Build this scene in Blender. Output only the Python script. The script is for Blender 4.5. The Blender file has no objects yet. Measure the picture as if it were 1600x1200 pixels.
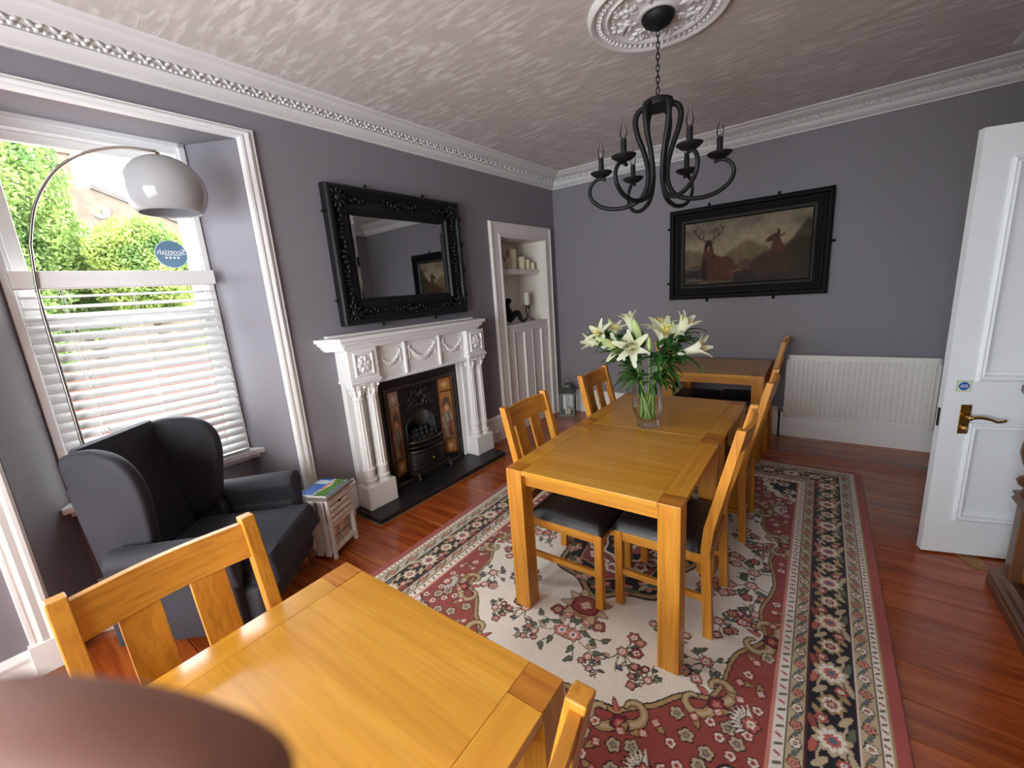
import bpy, bmesh, math, random
import numpy as np
from mathutils import Matrix, Vector, Euler
random.seed(7)
rng = np.random.default_rng(7)
SC = bpy.context.scene
COL = SC.collection
PI = math.pi
R = math.radians

# ------------------------------------------------------------------ camera
D = 4.852            # back wall
A_L = -0.028527      # left wall is turned a little against the furniture
A_B = -0.007446      # back wall too
cd = bpy.data.cameras.new('camera'); cam = bpy.data.objects.new('camera', cd); COL.objects.link(cam)
def cam_axes(yaw, pitch, roll):
    fwd = Vector((math.sin(yaw)*math.cos(pitch), math.cos(yaw)*math.cos(pitch), -math.sin(pitch)))
    right = Vector((math.cos(yaw), -math.sin(yaw), 0)); up = right.cross(fwd)
    r = right*math.cos(roll)+up*math.sin(roll); u = -right*math.sin(roll)+up*math.cos(roll)
    return r, u, fwd
CR, CU, CF = cam_axes(-0.637762, 0.216917, -0.074136)
CP = Vector((2.7648, 0.0, 1.6152))
m = Matrix((CR, CU, -CF)).transposed().to_4x4(); m.translation = CP
cam.matrix_world = m
cd.sensor_fit = 'HORIZONTAL'; cd.sensor_width = 36.0; cd.lens = 656.12*36/1600
cd.clip_start = 0.01; cd.clip_end = 200
cd.dof.use_dof = True; cd.dof.focus_distance = 2.0; cd.dof.aperture_fstop = 6.3
SC.camera = cam

# ------------------------------------------------------------------ world, daylight, exposure
SC.view_settings.view_transform = 'Standard'; SC.view_settings.look = 'None'
SC.view_settings.exposure = 0.92; SC.view_settings.gamma = 1.0; SC.view_settings.use_curve_mapping = False
try:
    SC.cycles.use_denoising = True; SC.cycles.max_bounces = 8; SC.cycles.diffuse_bounces = 5
    SC.cycles.transparent_max_bounces = 24; SC.cycles.sample_clamp_indirect = 6.0
    SC.cycles.caustics_reflective = False; SC.cycles.caustics_refractive = False
except Exception: pass
w = bpy.data.worlds.new('overcast_sky'); SC.world = w; w.use_nodes = True
wn = w.node_tree.nodes; wl = w.node_tree.links
bg = wn['Background']; bg.inputs[1].default_value = 10.0
tc = wn.new('ShaderNodeTexCoord'); nz = wn.new('ShaderNodeTexNoise'); nz.inputs['Scale'].default_value = 1.6; nz.inputs['Detail'].default_value = 4
rp = wn.new('ShaderNodeValToRGB'); rp.color_ramp.elements[0].color = (.86,.91,1,1); rp.color_ramp.elements[1].color = (1,.985,.97,1)
rp.color_ramp.elements[0].position = .35; rp.color_ramp.elements[1].position = .6
wl.new(tc.outputs['Generated'], nz.inputs['Vector']); wl.new(nz.outputs['Fac'], rp.inputs['Fac']); wl.new(rp.outputs['Color'], bg.inputs[0])
def daylight(name, loc, rot, sx, sy, power=None, color=(1,1,1)):
    ld = bpy.data.lights.new(name, 'AREA'); ld.shape = 'RECTANGLE'; ld.size = sx; ld.size_y = sy
    if power is None: ld.cycles.is_portal = True
    else: ld.energy = power; ld.color = color
    o = bpy.data.objects.new(name, ld); COL.objects.link(o); o.location = loc; o.rotation_euler = rot
    return o
daylight('window_daylight_portal', (-0.585, 0.685, 1.66), (0, -PI/2, 0), 2.0, .90)
daylight('second_window_daylight_portal', (-0.64, -1.05, 1.46), (0, -PI/2, 0), 2.34, 1.36)

daylight('rear_window_daylight_portal', (1.65, -2.0, 1.48), (PI/2, 0, 0), 2.3, 1.96)

# ------------------------------------------------------------------ frames: furniture = world, LW = left wall, BW = back wall
def frame(a): return Matrix.Translation((0,D,0)) @ Matrix.Rotation(a,4,'Z') @ Matrix.Translation((0,-D,0))
LW = frame(A_L); BW = frame(A_B); ID = Matrix.Identity(4)
def T(x=0,y=0,z=0): return Matrix.Translation((x,y,z))
def RZ(a): return Matrix.Rotation(a,4,'Z')
def RX(a): return Matrix.Rotation(a,4,'X')
def RY(a): return Matrix.Rotation(a,4,'Y')
def S3(x,y,z): return Matrix.Diagonal((x,y,z,1))
def aim(d, roll=0):           # local +Z along d
    q = Vector(d).to_track_quat('Z','Y'); return q.to_matrix().to_4x4() @ RZ(roll)

# ------------------------------------------------------------------ mesh builder
class MB:
    def __init__(s): s.v=[]; s.f=[]
    def add(s, vs, fs, M=None):
        o=len(s.v)
        if M is not None: vs=[tuple(M@Vector(p)) for p in vs]
        s.v.extend([tuple(p) for p in vs]); s.f.extend([tuple(i+o for i in f) for f in fs]); return s
    def box(s,x0,x1,y0,y1,z0,z1,M=None):
        vs=[(x,y,z) for x in (x0,x1) for y in (y0,y1) for z in (z0,z1)]
        return s.add(vs,[(0,1,3,2),(4,6,7,5),(0,4,5,1),(2,3,7,6),(0,2,6,4),(1,5,7,3)],M)
    def prism(s, poly, h0, h1, axis='z', M=None):   # poly in the two other axes (x,y)/(y,z)/(x,z)
        n=len(poly)
        def P(a,b,h): return {'z':(a,b,h),'x':(h,a,b),'y':(a,h,b)}[axis]
        vs=[P(a,b,h0) for a,b in poly]+[P(a,b,h1) for a,b in poly]
        fs=[tuple(range(n))[::-1],tuple(range(n,2*n))]+[(i,(i+1)%n,n+(i+1)%n,n+i) for i in range(n)]
        return s.add(vs,fs,M)
    def lathe(s, prof, n=20, M=None, a0=0, a1=2*PI):
        full=abs(a1-a0-2*PI)<1e-6; k=n if full else n+1
        vs=[(r*math.cos(a0+(a1-a0)*i/n), r*math.sin(a0+(a1-a0)*i/n), z) for r,z in prof for i in range(k)]
        fs=[]
        for j in range(len(prof)-1):
            for i in range(n):
                i2=(i+1)%k if full else i+1
                fs.append((j*k+i,j*k+i2,(j+1)*k+i2,(j+1)*k+i))
        if full:
            if prof[0][0]>1e-5: fs.append(tuple(range(k))[::-1])
            if prof[-1][0]>1e-5: fs.append(tuple((len(prof)-1)*k+i for i in range(k)))
        return s.add(vs,fs,M)
    def tube(s, pts, r, n=8, M=None, closed=False, flat=1.0):
        pts=[Vector(p) for p in pts]; N=len(pts); rs=r if isinstance(r,(list,tuple)) else [r]*N
        vs=[];fs=[];up=None
        for i,p in enumerate(pts):
            if closed: t=(pts[(i+1)%N]-pts[i-1]).normalized()
            else: t=(pts[min(i+1,N-1)]-pts[max(i-1,0)]).normalized()
            if up is None:
                up=Vector((0,0,1)) if abs(t.z)<.9 else Vector((1,0,0))
            up=(up-t*up.dot(t))
            up=up.normalized() if up.length>1e-6 else t.orthogonal().normalized()
            sd=t.cross(up)
            for k in range(n):
                a=2*PI*k/n; vs.append(p+(sd*math.cos(a)+up*math.sin(a)*flat)*rs[i])
        for i in range(N if closed else N-1):
            j=(i+1)%N
            for k in range(n): fs.append((i*n+k,i*n+(k+1)%n,j*n+(k+1)%n,j*n+k))
        if not closed: fs.append(tuple(range(n))[::-1]); fs.append(tuple((N-1)*n+k for k in range(n)))
        return s.add(vs,fs,M)
    def ell(s,c,rx,ry,rz,nu=12,nv=8,M=None):
        prof=[(math.sin(PI*j/nv),-math.cos(PI*j/nv)) for j in range(nv+1)]
        vs=[(0,0,-1)];fs=[]
        for j in range(1,nv):
            for i in range(nu): vs.append((prof[j][0]*math.cos(2*PI*i/nu),prof[j][0]*math.sin(2*PI*i/nu),prof[j][1]))
        vs.append((0,0,1)); L=len(vs)-1
        for i in range(nu):
            fs.append((0,1+(i+1)%nu,1+i)); fs.append((L,L-nu+i,L-nu+(i+1)%nu))
        for j in range(nv-2):
            for i in range(nu): fs.append((1+j*nu+i,1+j*nu+(i+1)%nu,1+(j+1)*nu+(i+1)%nu,1+(j+1)*nu+i))
        vs=[(c[0]+x*rx,c[1]+y*ry,c[2]+z*rz) for x,y,z in vs]
        return s.add(vs,fs,M)
    def grid(s, fn, nu, nv, M=None):
        vs=[fn(i/nu,j/nv) for j in range(nv+1) for i in range(nu+1)]
        fs=[(j*(nu+1)+i,j*(nu+1)+i+1,(j+1)*(nu+1)+i+1,(j+1)*(nu+1)+i) for j in range(nv) for i in range(nu)]
        return s.add(vs,fs,M)
    def loft(s, rings, M=None, cap=True):
        n=len(rings[0]); vs=[p for r in rings for p in r]
        fs=[(i*n+k,i*n+(k+1)%n,(i+1)*n+(k+1)%n,(i+1)*n+k) for i in range(len(rings)-1) for k in range(n)]
        if cap: fs+= [tuple(range(n))[::-1], tuple((len(rings)-1)*n+k for k in range(n))]
        return s.add(vs,fs,M)
    def mesh(s,name,smooth=False):
        me=bpy.data.meshes.new(name); me.from_pydata(s.v,[],s.f)
        bm=bmesh.new(); bm.from_mesh(me); bmesh.ops.recalc_face_normals(bm,faces=bm.faces); bm.to_mesh(me); bm.free()
        if smooth is True: me.shade_smooth()
        elif smooth: me.shade_smooth(); me.set_sharp_from_angle(angle=R(smooth))
        return me
    def build(s,name,mat,parent=None,smooth=False,bevel=0,M=None,seg=2):
        return put(s.mesh(name,smooth),name,mat,parent,M,bevel,seg)
def put(me,name,mat,parent=None,M=None,bevel=0,seg=2):
    o=bpy.data.objects.new(name,me); COL.objects.link(o)
    if mat is not None and len(me.materials)==0: me.materials.append(mat)
    if parent is not None: o.parent=parent
    if M is not None: o.matrix_local=M
    if bevel:
        b=o.modifiers.new('bevel','BEVEL'); b.width=bevel; b.segments=seg; b.limit_method='ANGLE'; b.angle_limit=R(40)
    return o
def tag(o,label=None,cat=None,group=None,kind=None):
    if label: o['label']=label
    if cat: o['category']=cat
    if group: o['group']=group
    if kind: o['kind']=kind
    return o
def thing(name,label,cat,M=ID,group=None,kind=None):
    o=bpy.data.objects.new(name,None); COL.objects.link(o); o.empty_display_size=.1; o.matrix_world=M
    return tag(o,label,cat,group,kind)
def struct(o,label=None): 
    o['kind']='structure'
    if label: o['label']=label
    return o
def copy_tree(o,parent=None,M=None):
    c=o.copy(); COL.objects.link(c)
    if parent is not None: c.parent=parent
    for ch in list(o.children): copy_tree(ch,c)
    if M is not None: c.matrix_world=M
    return c
def catmull(pts,k=6):
    P=[Vector(p) for p in pts]; P=[P[0]*2-P[1]]+P+[P[-1]*2-P[-2]]; out=[]
    for i in range(1,len(P)-2):
        for j in range(k):
            t=j/k; a,b,c,d=P[i-1],P[i],P[i+1],P[i+2]
            out.append(.5*((2*b)+(c-a)*t+(2*a-5*b+4*c-d)*t*t+(3*b-a-3*c+d)*t**3))
    out.append(P[-2]); return out

# ------------------------------------------------------------------ materials
def lin(r,g,b):
    f=lambda c:((c/255+.055)/1.055)**2.4 if c/255>.04045 else c/255/12.92
    return (f(r),f(g),f(b),1)
class N:
    def __init__(s,name):
        s.m=bpy.data.materials.new(name); s.m.use_nodes=True; s.t=s.m.node_tree; s.b=s.t.nodes['Principled BSDF']; s.out=s.t.nodes['Material Output']
    def n(s,typ,**k):
        x=s.t.nodes.new('ShaderNode'+typ)
        for a,v in k.items():
            if a in x.inputs: x.inputs[a].default_value=v
            else: setattr(x,a,v)
        return x
    def l(s,a,b): s.t.links.new(a,b)
    def coords(s,scale=(1,1,1),rand=False,kind='Object'):
        t=s.n('TexCoord'); mp=s.n('Mapping'); mp.inputs['Scale'].default_value=scale; s.l(t.outputs[kind],mp.inputs['Vector'])
        if rand:
            oi=s.n('ObjectInfo'); ml=s.n('Math',operation='MULTIPLY'); ml.inputs[1].default_value=37.0; s.l(oi.outputs['Random'],ml.inputs[0])
            s.l(ml.outputs[0],mp.inputs['Location'])
        return mp.outputs['Vector']
    def noise(s,vec,scale=1,detail=3,dist=0,rough=.5):
        x=s.n('TexNoise'); x.inputs['Scale'].default_value=scale; x.inputs['Detail'].default_value=detail; x.inputs['Distortion'].default_value=dist; x.inputs['Roughness'].default_value=rough
        s.l(vec,x.inputs['Vector']); return x.outputs['Fac']
    def ramp(s,fac,stops):
        x=s.n('ValToRGB'); e=x.color_ramp.elements
        while len(e)<len(stops): e.new(.5)
        for k,(p,c) in zip(e,stops): k.position=p; k.color=c
        s.l(fac,x.inputs['Fac']); return x.outputs['Color']
    def mix(s,a,b,fac,mode='MIX'):
        x=s.n('Mix',data_type='RGBA',blend_type=mode); 
        for sock,v in ((x.inputs[6],a),(x.inputs[7],b),(x.inputs[0],fac)):
            if hasattr(v,'links'): s.l(v,sock)
            else: sock.default_value=v
        return x.outputs[2]
    def bump(s,h,strength=.2,dist=.01):
        x=s.n('Bump'); x.inputs['Strength'].default_value=strength; x.inputs['Distance'].default_value=dist; s.l(h,x.inputs['Height']); s.l(x.outputs['Normal'],s.b.inputs['Normal'])
    def col(s,c):
        if hasattr(c,'links'): s.l(c,s.b.inputs['Base Color'])
        else: s.b.inputs['Base Color'].default_value=c
    def set(s,**k):
        for a,v in k.items(): s.b.inputs[a.replace('_',' ')].default_value=v
        return s
def mul(c,k): return (min(c[0]*k,1),min(c[1]*k,1),min(c[2]*k,1),1)
def paint(name,c,rough=.5,var=.06,scale=3,bump=0,bscale=60,metal=0,spec=.5,**kw):
    a=N(name); v=a.coords(); f=a.noise(v,scale,4)
    a.col(a.ramp(f,[(.3,mul(c,1-var)),(.7,mul(c,1+var))])); a.set(Roughness=rough,Metallic=metal); a.b.inputs['Specular IOR Level'].default_value=spec
    if bump: a.bump(a.noise(v,bscale,3),bump,.004)
    for k,x in kw.items(): a.b.inputs[k.replace('_',' ')].default_value=x
    return a.m
def wood(name,axis,c1,c2,c3,rough=.35,coat=0,freq=1.0,rand=True,hue=0,streak=.5):
    a=N(name); sc=[9*freq]*3; sc[axis]=.75*freq; v=a.coords(sc,rand)
    f=a.noise(v,1.6,4,1.3); sc2=[90*freq]*3; sc2[axis]=3*freq; v2=a.coords(sc2,rand); f2=a.noise(v2,1,2,.3)
    c=a.ramp(f,[(.25,c2),(.5,c1),(.72,c3)])
    c=a.mix(c,a.ramp(f2,[(.38,(.62,.55,.48,1)),(.55,(1,1,1,1))]),streak,'MULTIPLY')
    if hue:
        oi=a.n('ObjectInfo'); r=a.ramp(oi.outputs['Random'],[(0,(1-hue,1-hue,1-hue,1)),(1,(1+hue*.6,1+hue*.5,1+hue*.4,1))]); c=a.mix(c,r,1.0,'MULTIPLY')
    a.col(c); a.set(Roughness=rough); a.b.inputs['Coat Weight'].default_value=coat; a.b.inputs['Coat Roughness'].default_value=.12
    a.bump(f2,.06,.002); return a.m
OC=(lin(204,138,45),lin(184,116,30),lin(216,152,58))
OAK=[wood('honey_oak_%s'%'xyz'[i],i,*OC,rough=.38,coat=.12,hue=.07) for i in range(3)]
OAK_TOP=[wood('polished_oak_%s'%'xyz'[i],i,lin(203,143,44),lin(190,129,35),lin(211,153,56),rough=.27,coat=.22,hue=.03,streak=.28) for i in range(3)]
OAK_END=wood('oak_end_grain',0,lin(178,112,34),lin(158,94,26),lin(190,124,44),rough=.3,coat=.2)
FLOOR=wood('varnished_red_pine',0,lin(166,80,32),lin(128,52,18),lin(186,100,44),rough=.24,coat=.25,freq=.8,hue=.2)
DARKWOOD=[wood('dark_carved_oak_%s'%'xyz'[i],i,lin(92,58,34),lin(58,34,20),lin(120,80,44),rough=.35,coat=.2) for i in range(3)]
MIDWOOD=wood('amber_panel_oak',2,lin(150,98,44),lin(120,72,30),lin(175,125,62),rough=.4)
WALL=paint('lavender_grey_wall_paint',(.225,.210,.236,1),.62,.03,1.2,.05,180)
WHITE=paint('white_gloss_paint',(.85,.845,.835,1),.28,.02,2)
WHITEM=paint('white_satin_plaster',(.74,.73,.71,1),.5,.03,4)
DOORW=paint('white_door_paint',(.76,.79,.81,1),.3,.02,2)
CREAM=paint('cream_white_cupboard_paint',(.78,.74,.70,1),.4,.03,2)
NICHE=paint('niche_cream_paint',(.78,.73,.67,1),.6,.03,2)
RADI=paint('radiator_enamel',(.84,.825,.77,1),.35,.02,2)
BLACK=paint('black_wrought_iron',(.008,.008,.009,1),.5,.2,30,.1,90,spec=.3)
EBONY=paint('ebonised_carved_frame',(.008,.008,.009,1),.45,.2,20,.15,70,spec=.28)
IRON=paint('cast_iron',(.022,.019,.018,1),.38,.25,12,.15,60,metal=.3)
IRONB=paint('burnished_iron_edge',(.09,.075,.065,1),.32,.2,12,.1,60,metal=.8)
SLATE=paint('black_slate',(.016,.016,.018,1),.42,.2,6,.1,40)
BRASS=paint('aged_brass',(.52,.33,.10,1),.22,.1,20,metal=1)
NICKEL=paint('brushed_nickel',(.38,.34,.31,1),.3,.08,20,metal=1)
COPPERB=paint('bronze_fitting',(.25,.16,.10,1),.35,.1,20,metal=1)
LEATHER=paint('dark_brown_leather',(.014,.012,.012,1),.36,.2,6,.25,160)
WAX=paint('ivory_candle_wax',(.72,.64,.46,1),.5,.04,6)
WAXW=paint('white_candle_wax',(.80,.78,.72,1),.5,.03,6)
PLASTIC=paint('white_plastic',(.78,.77,.75,1),.35,.02,3)
SLATW=paint('white_painted_slat',(.66,.67,.67,1),.38,.02,2)
COAL=paint('dark_coal',(.02,.019,.018,1),.7,.4,20,.6,30)
GREYW=wood('whitewashed_grey_wood',2,lin(220,218,215),lin(190,186,182),lin(234,232,230),rough=.6,streak=.3)
GREYX=wood('whitewashed_grey_wood_x',1,lin(222,212,202),lin(192,180,170),lin(234,226,218),rough=.6,streak=.25)
GREYTOP=wood('grey_top_board',1,lin(120,112,108),lin(90,84,80),lin(140,132,126),rough=.5)
def velvet():
    a=N('charcoal_velvet'); v=a.coords(); f=a.noise(v,5,3)
    a.col(a.ramp(f,[(.3,(.014,.013,.019,1)),(.7,(.022,.021,.030,1))])); a.set(Roughness=.75)
    a.b.inputs['Sheen Weight'].default_value=.14; a.b.inputs['Sheen Roughness'].default_value=.35; a.b.inputs['Sheen Tint'].default_value=(.45,.45,.58,1)
    a.bump(a.noise(v,260,2),.15,.002); return a.m
VELVET=velvet()
def ceiling_paper():
    a=N('cream_brushstroke_ceiling_paper'); v=a.coords((4.5,19,10)); f=a.noise(v,1.5,3,.6); 
    v2=a.coords((2.2,2.2,1)); f2=a.noise(v2,2.2,2)
    st=a.ramp(f,[(.44,(0,0,0,1)),(.62,(1,1,1,1))]); k=a.mix(st,a.ramp(f2,[(.35,(.25,.25,.25,1)),(.6,(1,1,1,1))]),1.0,'MULTIPLY')
    a.col(a.mix((.64,.595,.55,1),(.86,.825,.785,1),k)); a.set(Roughness=.55); a.bump(f,.25,.004); return a.m  # sheen of the relief paper put into the base colour as lighter strokes
CEIL=ceiling_paper()
def thin_glass(name,tint=(1,1,1,1),refl=.5):
    a=N(name); tr=a.n('BsdfTransparent'); tr.inputs[0].default_value=tint; gl=a.n('BsdfGlossy'); gl.inputs['Roughness'].default_value=.02
    lw=a.n('LayerWeight'); lw.inputs['Blend'].default_value=.25; mm=a.n('Math',operation='MULTIPLY'); mm.inputs[1].default_value=refl; a.l(lw.outputs['Fresnel'],mm.inputs[0])
    mx=a.n('MixShader'); a.l(mm.outputs[0],mx.inputs[0]); a.l(tr.outputs[0],mx.inputs[1]); a.l(gl.outputs[0],mx.inputs[2]); a.l(mx.outputs[0],a.out.inputs[0]); return a.m
PANE=thin_glass('window_glass',(.97,.985,.98,1),.5)
VASEG=thin_glass('clear_vase_glass',(.985,.99,.99,1),.45)
BULB=thin_glass('clear_bulb_glass',(.92,.92,.90,1),1.0)
def water():
    a=N('vase_water'); a.col((.93,.97,.95,1)); a.set(Roughness=.0,IOR=1.33); a.b.inputs['Transmission Weight'].default_value=1.0; return a.m
WATER=thin_glass('vase_water',(.95,.97,.96,1),.4)
def mirror():
    a=N('silvered_mirror'); a.col((.80,.81,.82,1)); a.set(Metallic=1.0,Roughness=.02); return a.m
MIRROR=mirror()
def vcol(name,rough=.8,bump=0,bscale=300,spec=.3,coat=0,sheen=0):
    a=N(name); t=a.n('Attribute'); t.attribute_name='Col'; a.l(t.outputs['Color'],a.b.inputs['Base Color']); a.set(Roughness=rough); a.b.inputs['Specular IOR Level'].default_value=spec
    a.b.inputs['Coat Weight'].default_value=coat; a.b.inputs['Sheen Weight'].default_value=sheen
    if bump: a.bump(a.noise(a.coords(),bscale,2),bump,.003)
    return a.m
def opal():
    a=N('opal_lampshade'); a.col((.50,.49,.50,1)); a.set(Roughness=.14); a.b.inputs['Subsurface Weight'].default_value=0
    tl=a.n('BsdfTranslucent'); tl.inputs[0].default_value=(.40,.39,.42,1); mx=a.n('MixShader'); mx.inputs[0].default_value=.24
    a.l(a.b.outputs[0],mx.inputs[1]); a.l(tl.outputs[0],mx.inputs[2]); a.l(mx.outputs[0],a.out.inputs[0]); return a.m
OPAL=opal()
def leafy(name,c1,c2,rough=.5,tl=.3):
    a=N(name); v=a.coords((1,1,1),True); c=a.ramp(a.noise(v,3,3),[(.3,c1),(.7,c2)]); a.col(c); a.set(Roughness=rough)
    t=a.n('BsdfTranslucent'); a.l(c,t.inputs[0]); mx=a.n('MixShader'); mx.inputs[0].default_value=tl
    a.l(a.b.outputs[0],mx.inputs[1]); a.l(t.outputs[0],mx.inputs[2]); a.l(mx.outputs[0],a.out.inputs[0]); return a.m
LEAF=leafy('lily_leaf_green',(.030,.10,.022,1),(.06,.17,.035,1),.4,.25)
STEM=leafy('lily_stem_green',(.16,.30,.06,1),(.24,.38,.09,1),.4,.2)
PETAL=leafy('lily_petal_white',(.70,.75,.44,1),(.86,.87,.74,1),.5,.35)
BUDM=leafy('lily_bud_green',(.42,.58,.18,1),(.62,.72,.32,1),.45,.25)
PETALG=leafy('lily_trumpet_lime_white',(.56,.68,.22,1),(.80,.85,.52,1),.45,.3)
STAMEN=paint('yellow_stamen',(.75,.60,.10,1),.6)
def grid_color_obj(name,img,x0,x1,y0,y1,z,mat,parent=None,M=None,drop=0):
    """img[H,W,3] linear colours on a W x H vertex sheet, x across, y up"""
    H,W=img.shape[:2]
    xs=np.linspace(x0,x1,W); ys=np.linspace(y0,y1,H); X,Y=np.meshgrid(xs,ys); Zz=np.full_like(X,z)
    if drop: Zz[0,:]-=drop; Zz[-1,:]-=drop; Zz[:,0]-=drop; Zz[:,-1]-=drop
    co=np.stack([X,Y,Zz],-1).reshape(-1,3).astype(np.float32)
    i=np.arange(W*H).reshape(H,W); q=np.stack([i[:-1,:-1],i[:-1,1:],i[1:,1:],i[1:,:-1]],-1).reshape(-1,4)
    me=bpy.data.meshes.new(name); me.vertices.add(len(co)); me.vertices.foreach_set('co',co.ravel())
    me.loops.add(q.size); me.loops.foreach_set('vertex_index',q.ravel().astype(np.int32))
    me.polygons.add(len(q)); me.polygons.foreach_set('loop_start',np.arange(0,q.size,4,dtype=np.int32))
    me.update(calc_edges=True)
    at=me.color_attributes.new('Col','FLOAT_COLOR','POINT'); c=np.ones((W*H,4),np.float32); c[:,:3]=img.reshape(-1,3); at.data.foreach_set('color',c.ravel())
    return put(me,name,mat,parent,M)
def npl(*c): return np.array(lin(*c)[:3])
def text_mesh(name,body,size,mat,parent,M,depth=.0006):
    cu=bpy.data.curves.new(name,'FONT'); cu.body=body; cu.size=size; cu.extrude=depth; cu.align_x='CENTER'; cu.align_y='CENTER'
    o=bpy.data.objects.new(name+'_tmp',cu); COL.objects.link(o); dg=bpy.context.evaluated_depsgraph_get()
    me=bpy.data.meshes.new_from_object(o.evaluated_get(dg)); bpy.data.objects.remove(o); bpy.data.curves.remove(cu)
    me.materials.clear(); me.name=name
    return put(me,name,mat,parent,M)
# ================================================================== structure
ZC=2.92
# floor: boards run across the room
fl=struct(MB().box(-.6,4.25,-2.45,5.05,-.08,-.022).build('floor',DARKWOOD[0]),'varnished red-brown floorboards')
bw=.178; y=2.755-bw*int((2.755+2.45)/bw); k=0
shared=None
while y<5.0:
    L0=-.58; 
    if shared is None: shared=MB().box(L0,4.23,0.0012,bw-.0012,-.022,0).mesh('floorboard')
    put(shared,'floorboard',FLOOR,fl,T(0,y,0),.0022,1); y+=bw; k+=1
# left wall with window recess and cupboard recess (x out of the wall, y along it)
b=MB()
b.box(-.45,0,-2.45,-1.75,0,ZC); b.box(-.45,0,-.35,.07,0,ZC); b.box(-.45,0,-1.75,-.35,2.612,ZC); b.box(-.45,-.3,-1.75,-.35,0,.3); b.box(-.45,0,1.31,2.0,0,ZC); b.box(-.45,0,2.88,3.73,0,ZC); b.box(-.45,0,2.0,2.88,.96,ZC); b.box(-.45,-.3,2.0,2.88,0,.96); b.box(-.45,0,4.59,5.0,0,ZC)
b.box(-.45,0,.07,1.31,2.612,ZC); b.box(-.45,0,3.73,4.59,2.185,ZC)
b.prism([(0,1.31),(-.45,1.31),(-.45,1.13),(-.3,1.13)],0,2.612); b.prism([(0,.07),(-.3,.25),(-.45,.25),(-.45,.07)],0,2.612)
b.box(-.45,-.3,.25,1.13,0,.665)
wl_=struct(b.build('wall_left',WALL,M=LW),'lavender grey wall with the window recess and fireplace')
b=MB(); b.box(-.3,4.5,D,D+.2,0,ZC); wb=struct(b.build('wall_back',WALL,M=BW),'lavender grey wall behind the stag picture')
b=MB(); b.box(4.1,4.25,-2.45,3.26,0,ZC); b.box(4.1,4.25,3.26,4.08,2.24,ZC); b.box(4.1,4.25,4.08,5.0,0,ZC); b.box(3.87,4.1,4.09,4.2,0,ZC)
wr=struct(b.build('wall_right',WALL),'lavender grey wall with the doorway')
b=MB(); b.box(-.6,.5,-1.95,-1.8,0,ZC); b.box(2.8,4.25,-1.95,-1.8,0,ZC); b.box(.5,2.8,-1.95,-1.8,0,.5); b.box(.5,2.8,-1.95,-1.8,2.46,ZC)
struct(b.build('wall_rear',WALL),'lavender grey wall behind the viewer')
struct(MB().box(-.6,4.4,-2.45,5.05,ZC,ZC+.1).build('ceiling',CEIL),'cream patterned ceiling paper')
# hallway behind the doorway so that it does not open on daylight
b=MB(); b.box(4.25,5.4,2.9,3.0,0,2.6); b.box(4.25,5.4,4.4,4.5,0,2.6); b.box(5.4,5.5,2.9,4.5,0,2.6); b.box(4.25,5.5,2.9,4.5,2.6,2.7); b.box(4.25,5.5,2.9,4.5,-.06,0)
struct(b.build('wall_hall',WALL),'hallway beyond the door')

# cornice, one run for each wall, with mitred ends
def w2(Mx,x,y): v=Mx@Vector((x,y,0)); return Vector((v.x,v.y))
loop=[w2(LW,0,-1.8),w2(LW,0,D),w2(BW,4.1,D),Vector((4.1,4.2)),Vector((3.87,4.2)),Vector((3.87,4.09)),Vector((4.1,4.09)),Vector((4.1,-1.8))]
prof=[(0,2.784),(.014,2.784),(.016,2.792),(.034,2.800),(.055,2.815),(.066,2.832),(.070,2.840),(.062,2.850),(.085,2.874),(.108,2.880),(.112,2.874),(.128,2.878),(.160,2.886),(.184,2.900),(.188,2.906),(.196,2.902),(.212,2.906),(.224,2.914),(.226,2.9199),(0,2.9199)]
def inset(i,o):
    n=len(loop); p,a,c=loop[i],loop[i-1],loop[(i+1)%n]
    d1=(p-a).normalized(); d2=(c-p).normalized(); n1=Vector((d1.y,-d1.x)); n2=Vector((d2.y,-d2.x))
    den=1+n1.dot(n2); return p+(n1+n2)*(o/den)
# one enrichment leaf: two curled lobes and an eye, bridging the hollow
lf=MB()
def lobe(c,rx,ry,rz,a): lf.ell((0,0,0),rx,ry,rz,7,4,T(*c)@RY(a))
lobe((-.018,.0,.012),.020,.011,.008,.6); lobe((.012,.0,.014),.017,.011,.007,-.5); lobe((.0,.0,-.006),.013,.011,.012,.2); lobe((.026,.0,-.010),.009,.010,.010,.9); lobe((-.024,.0,-.014),.009,.010,.007,-.7)
leafm=lf.mesh('cornice_leaf',True); 
lab=['white plaster cornice along the window wall','white plaster cornice above the stag picture','short white cornice by the door nib','white cornice return','white cornice on the nib front','white cornice return by the door','white plaster cornice on the door wall','white plaster cornice behind the viewer']
for i in range(len(loop)):
    j=(i+1)%len(loop); b=MB(); vs=[]
    for o,z in prof: p=inset(i,o); vs.append((p.x,p.y,z))
    for o,z in prof: p=inset(j,o); vs.append((p.x,p.y,z))
    n=len(prof); b.add(vs,[(k,(k+1)%n,n+(k+1)%n,n+k) for k in range(n)]+[tuple(range(n)),tuple(range(n,2*n))])
    tr=struct(b.build('trim_%d'%(i+1),WHITEM,smooth=35),lab[i])
    if i in (0,1,6):
        d=(loop[j]-loop[i]); L=d.length; d.normalize(); nn=Vector((d.y,-d.x)); cnt=int((L-.2)/.074)
        for k in range(cnt):
            s=.1+.074*(k+.5)
            if i==0 and s<1.5: continue
            if i==6 and s>4.2: continue
            p=loop[i]+d*s+nn*.088
            Mx=Matrix(((d.x,nn.x*.70,-nn.x*.70*-1,p.x),(d.y,nn.y*.70,nn.y*.70,p.y),(0,-.71,.71,2.858),(0,0,0,1)))
            put(leafm,'cornice_leaf',WHITEM,tr,Mx)
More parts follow.
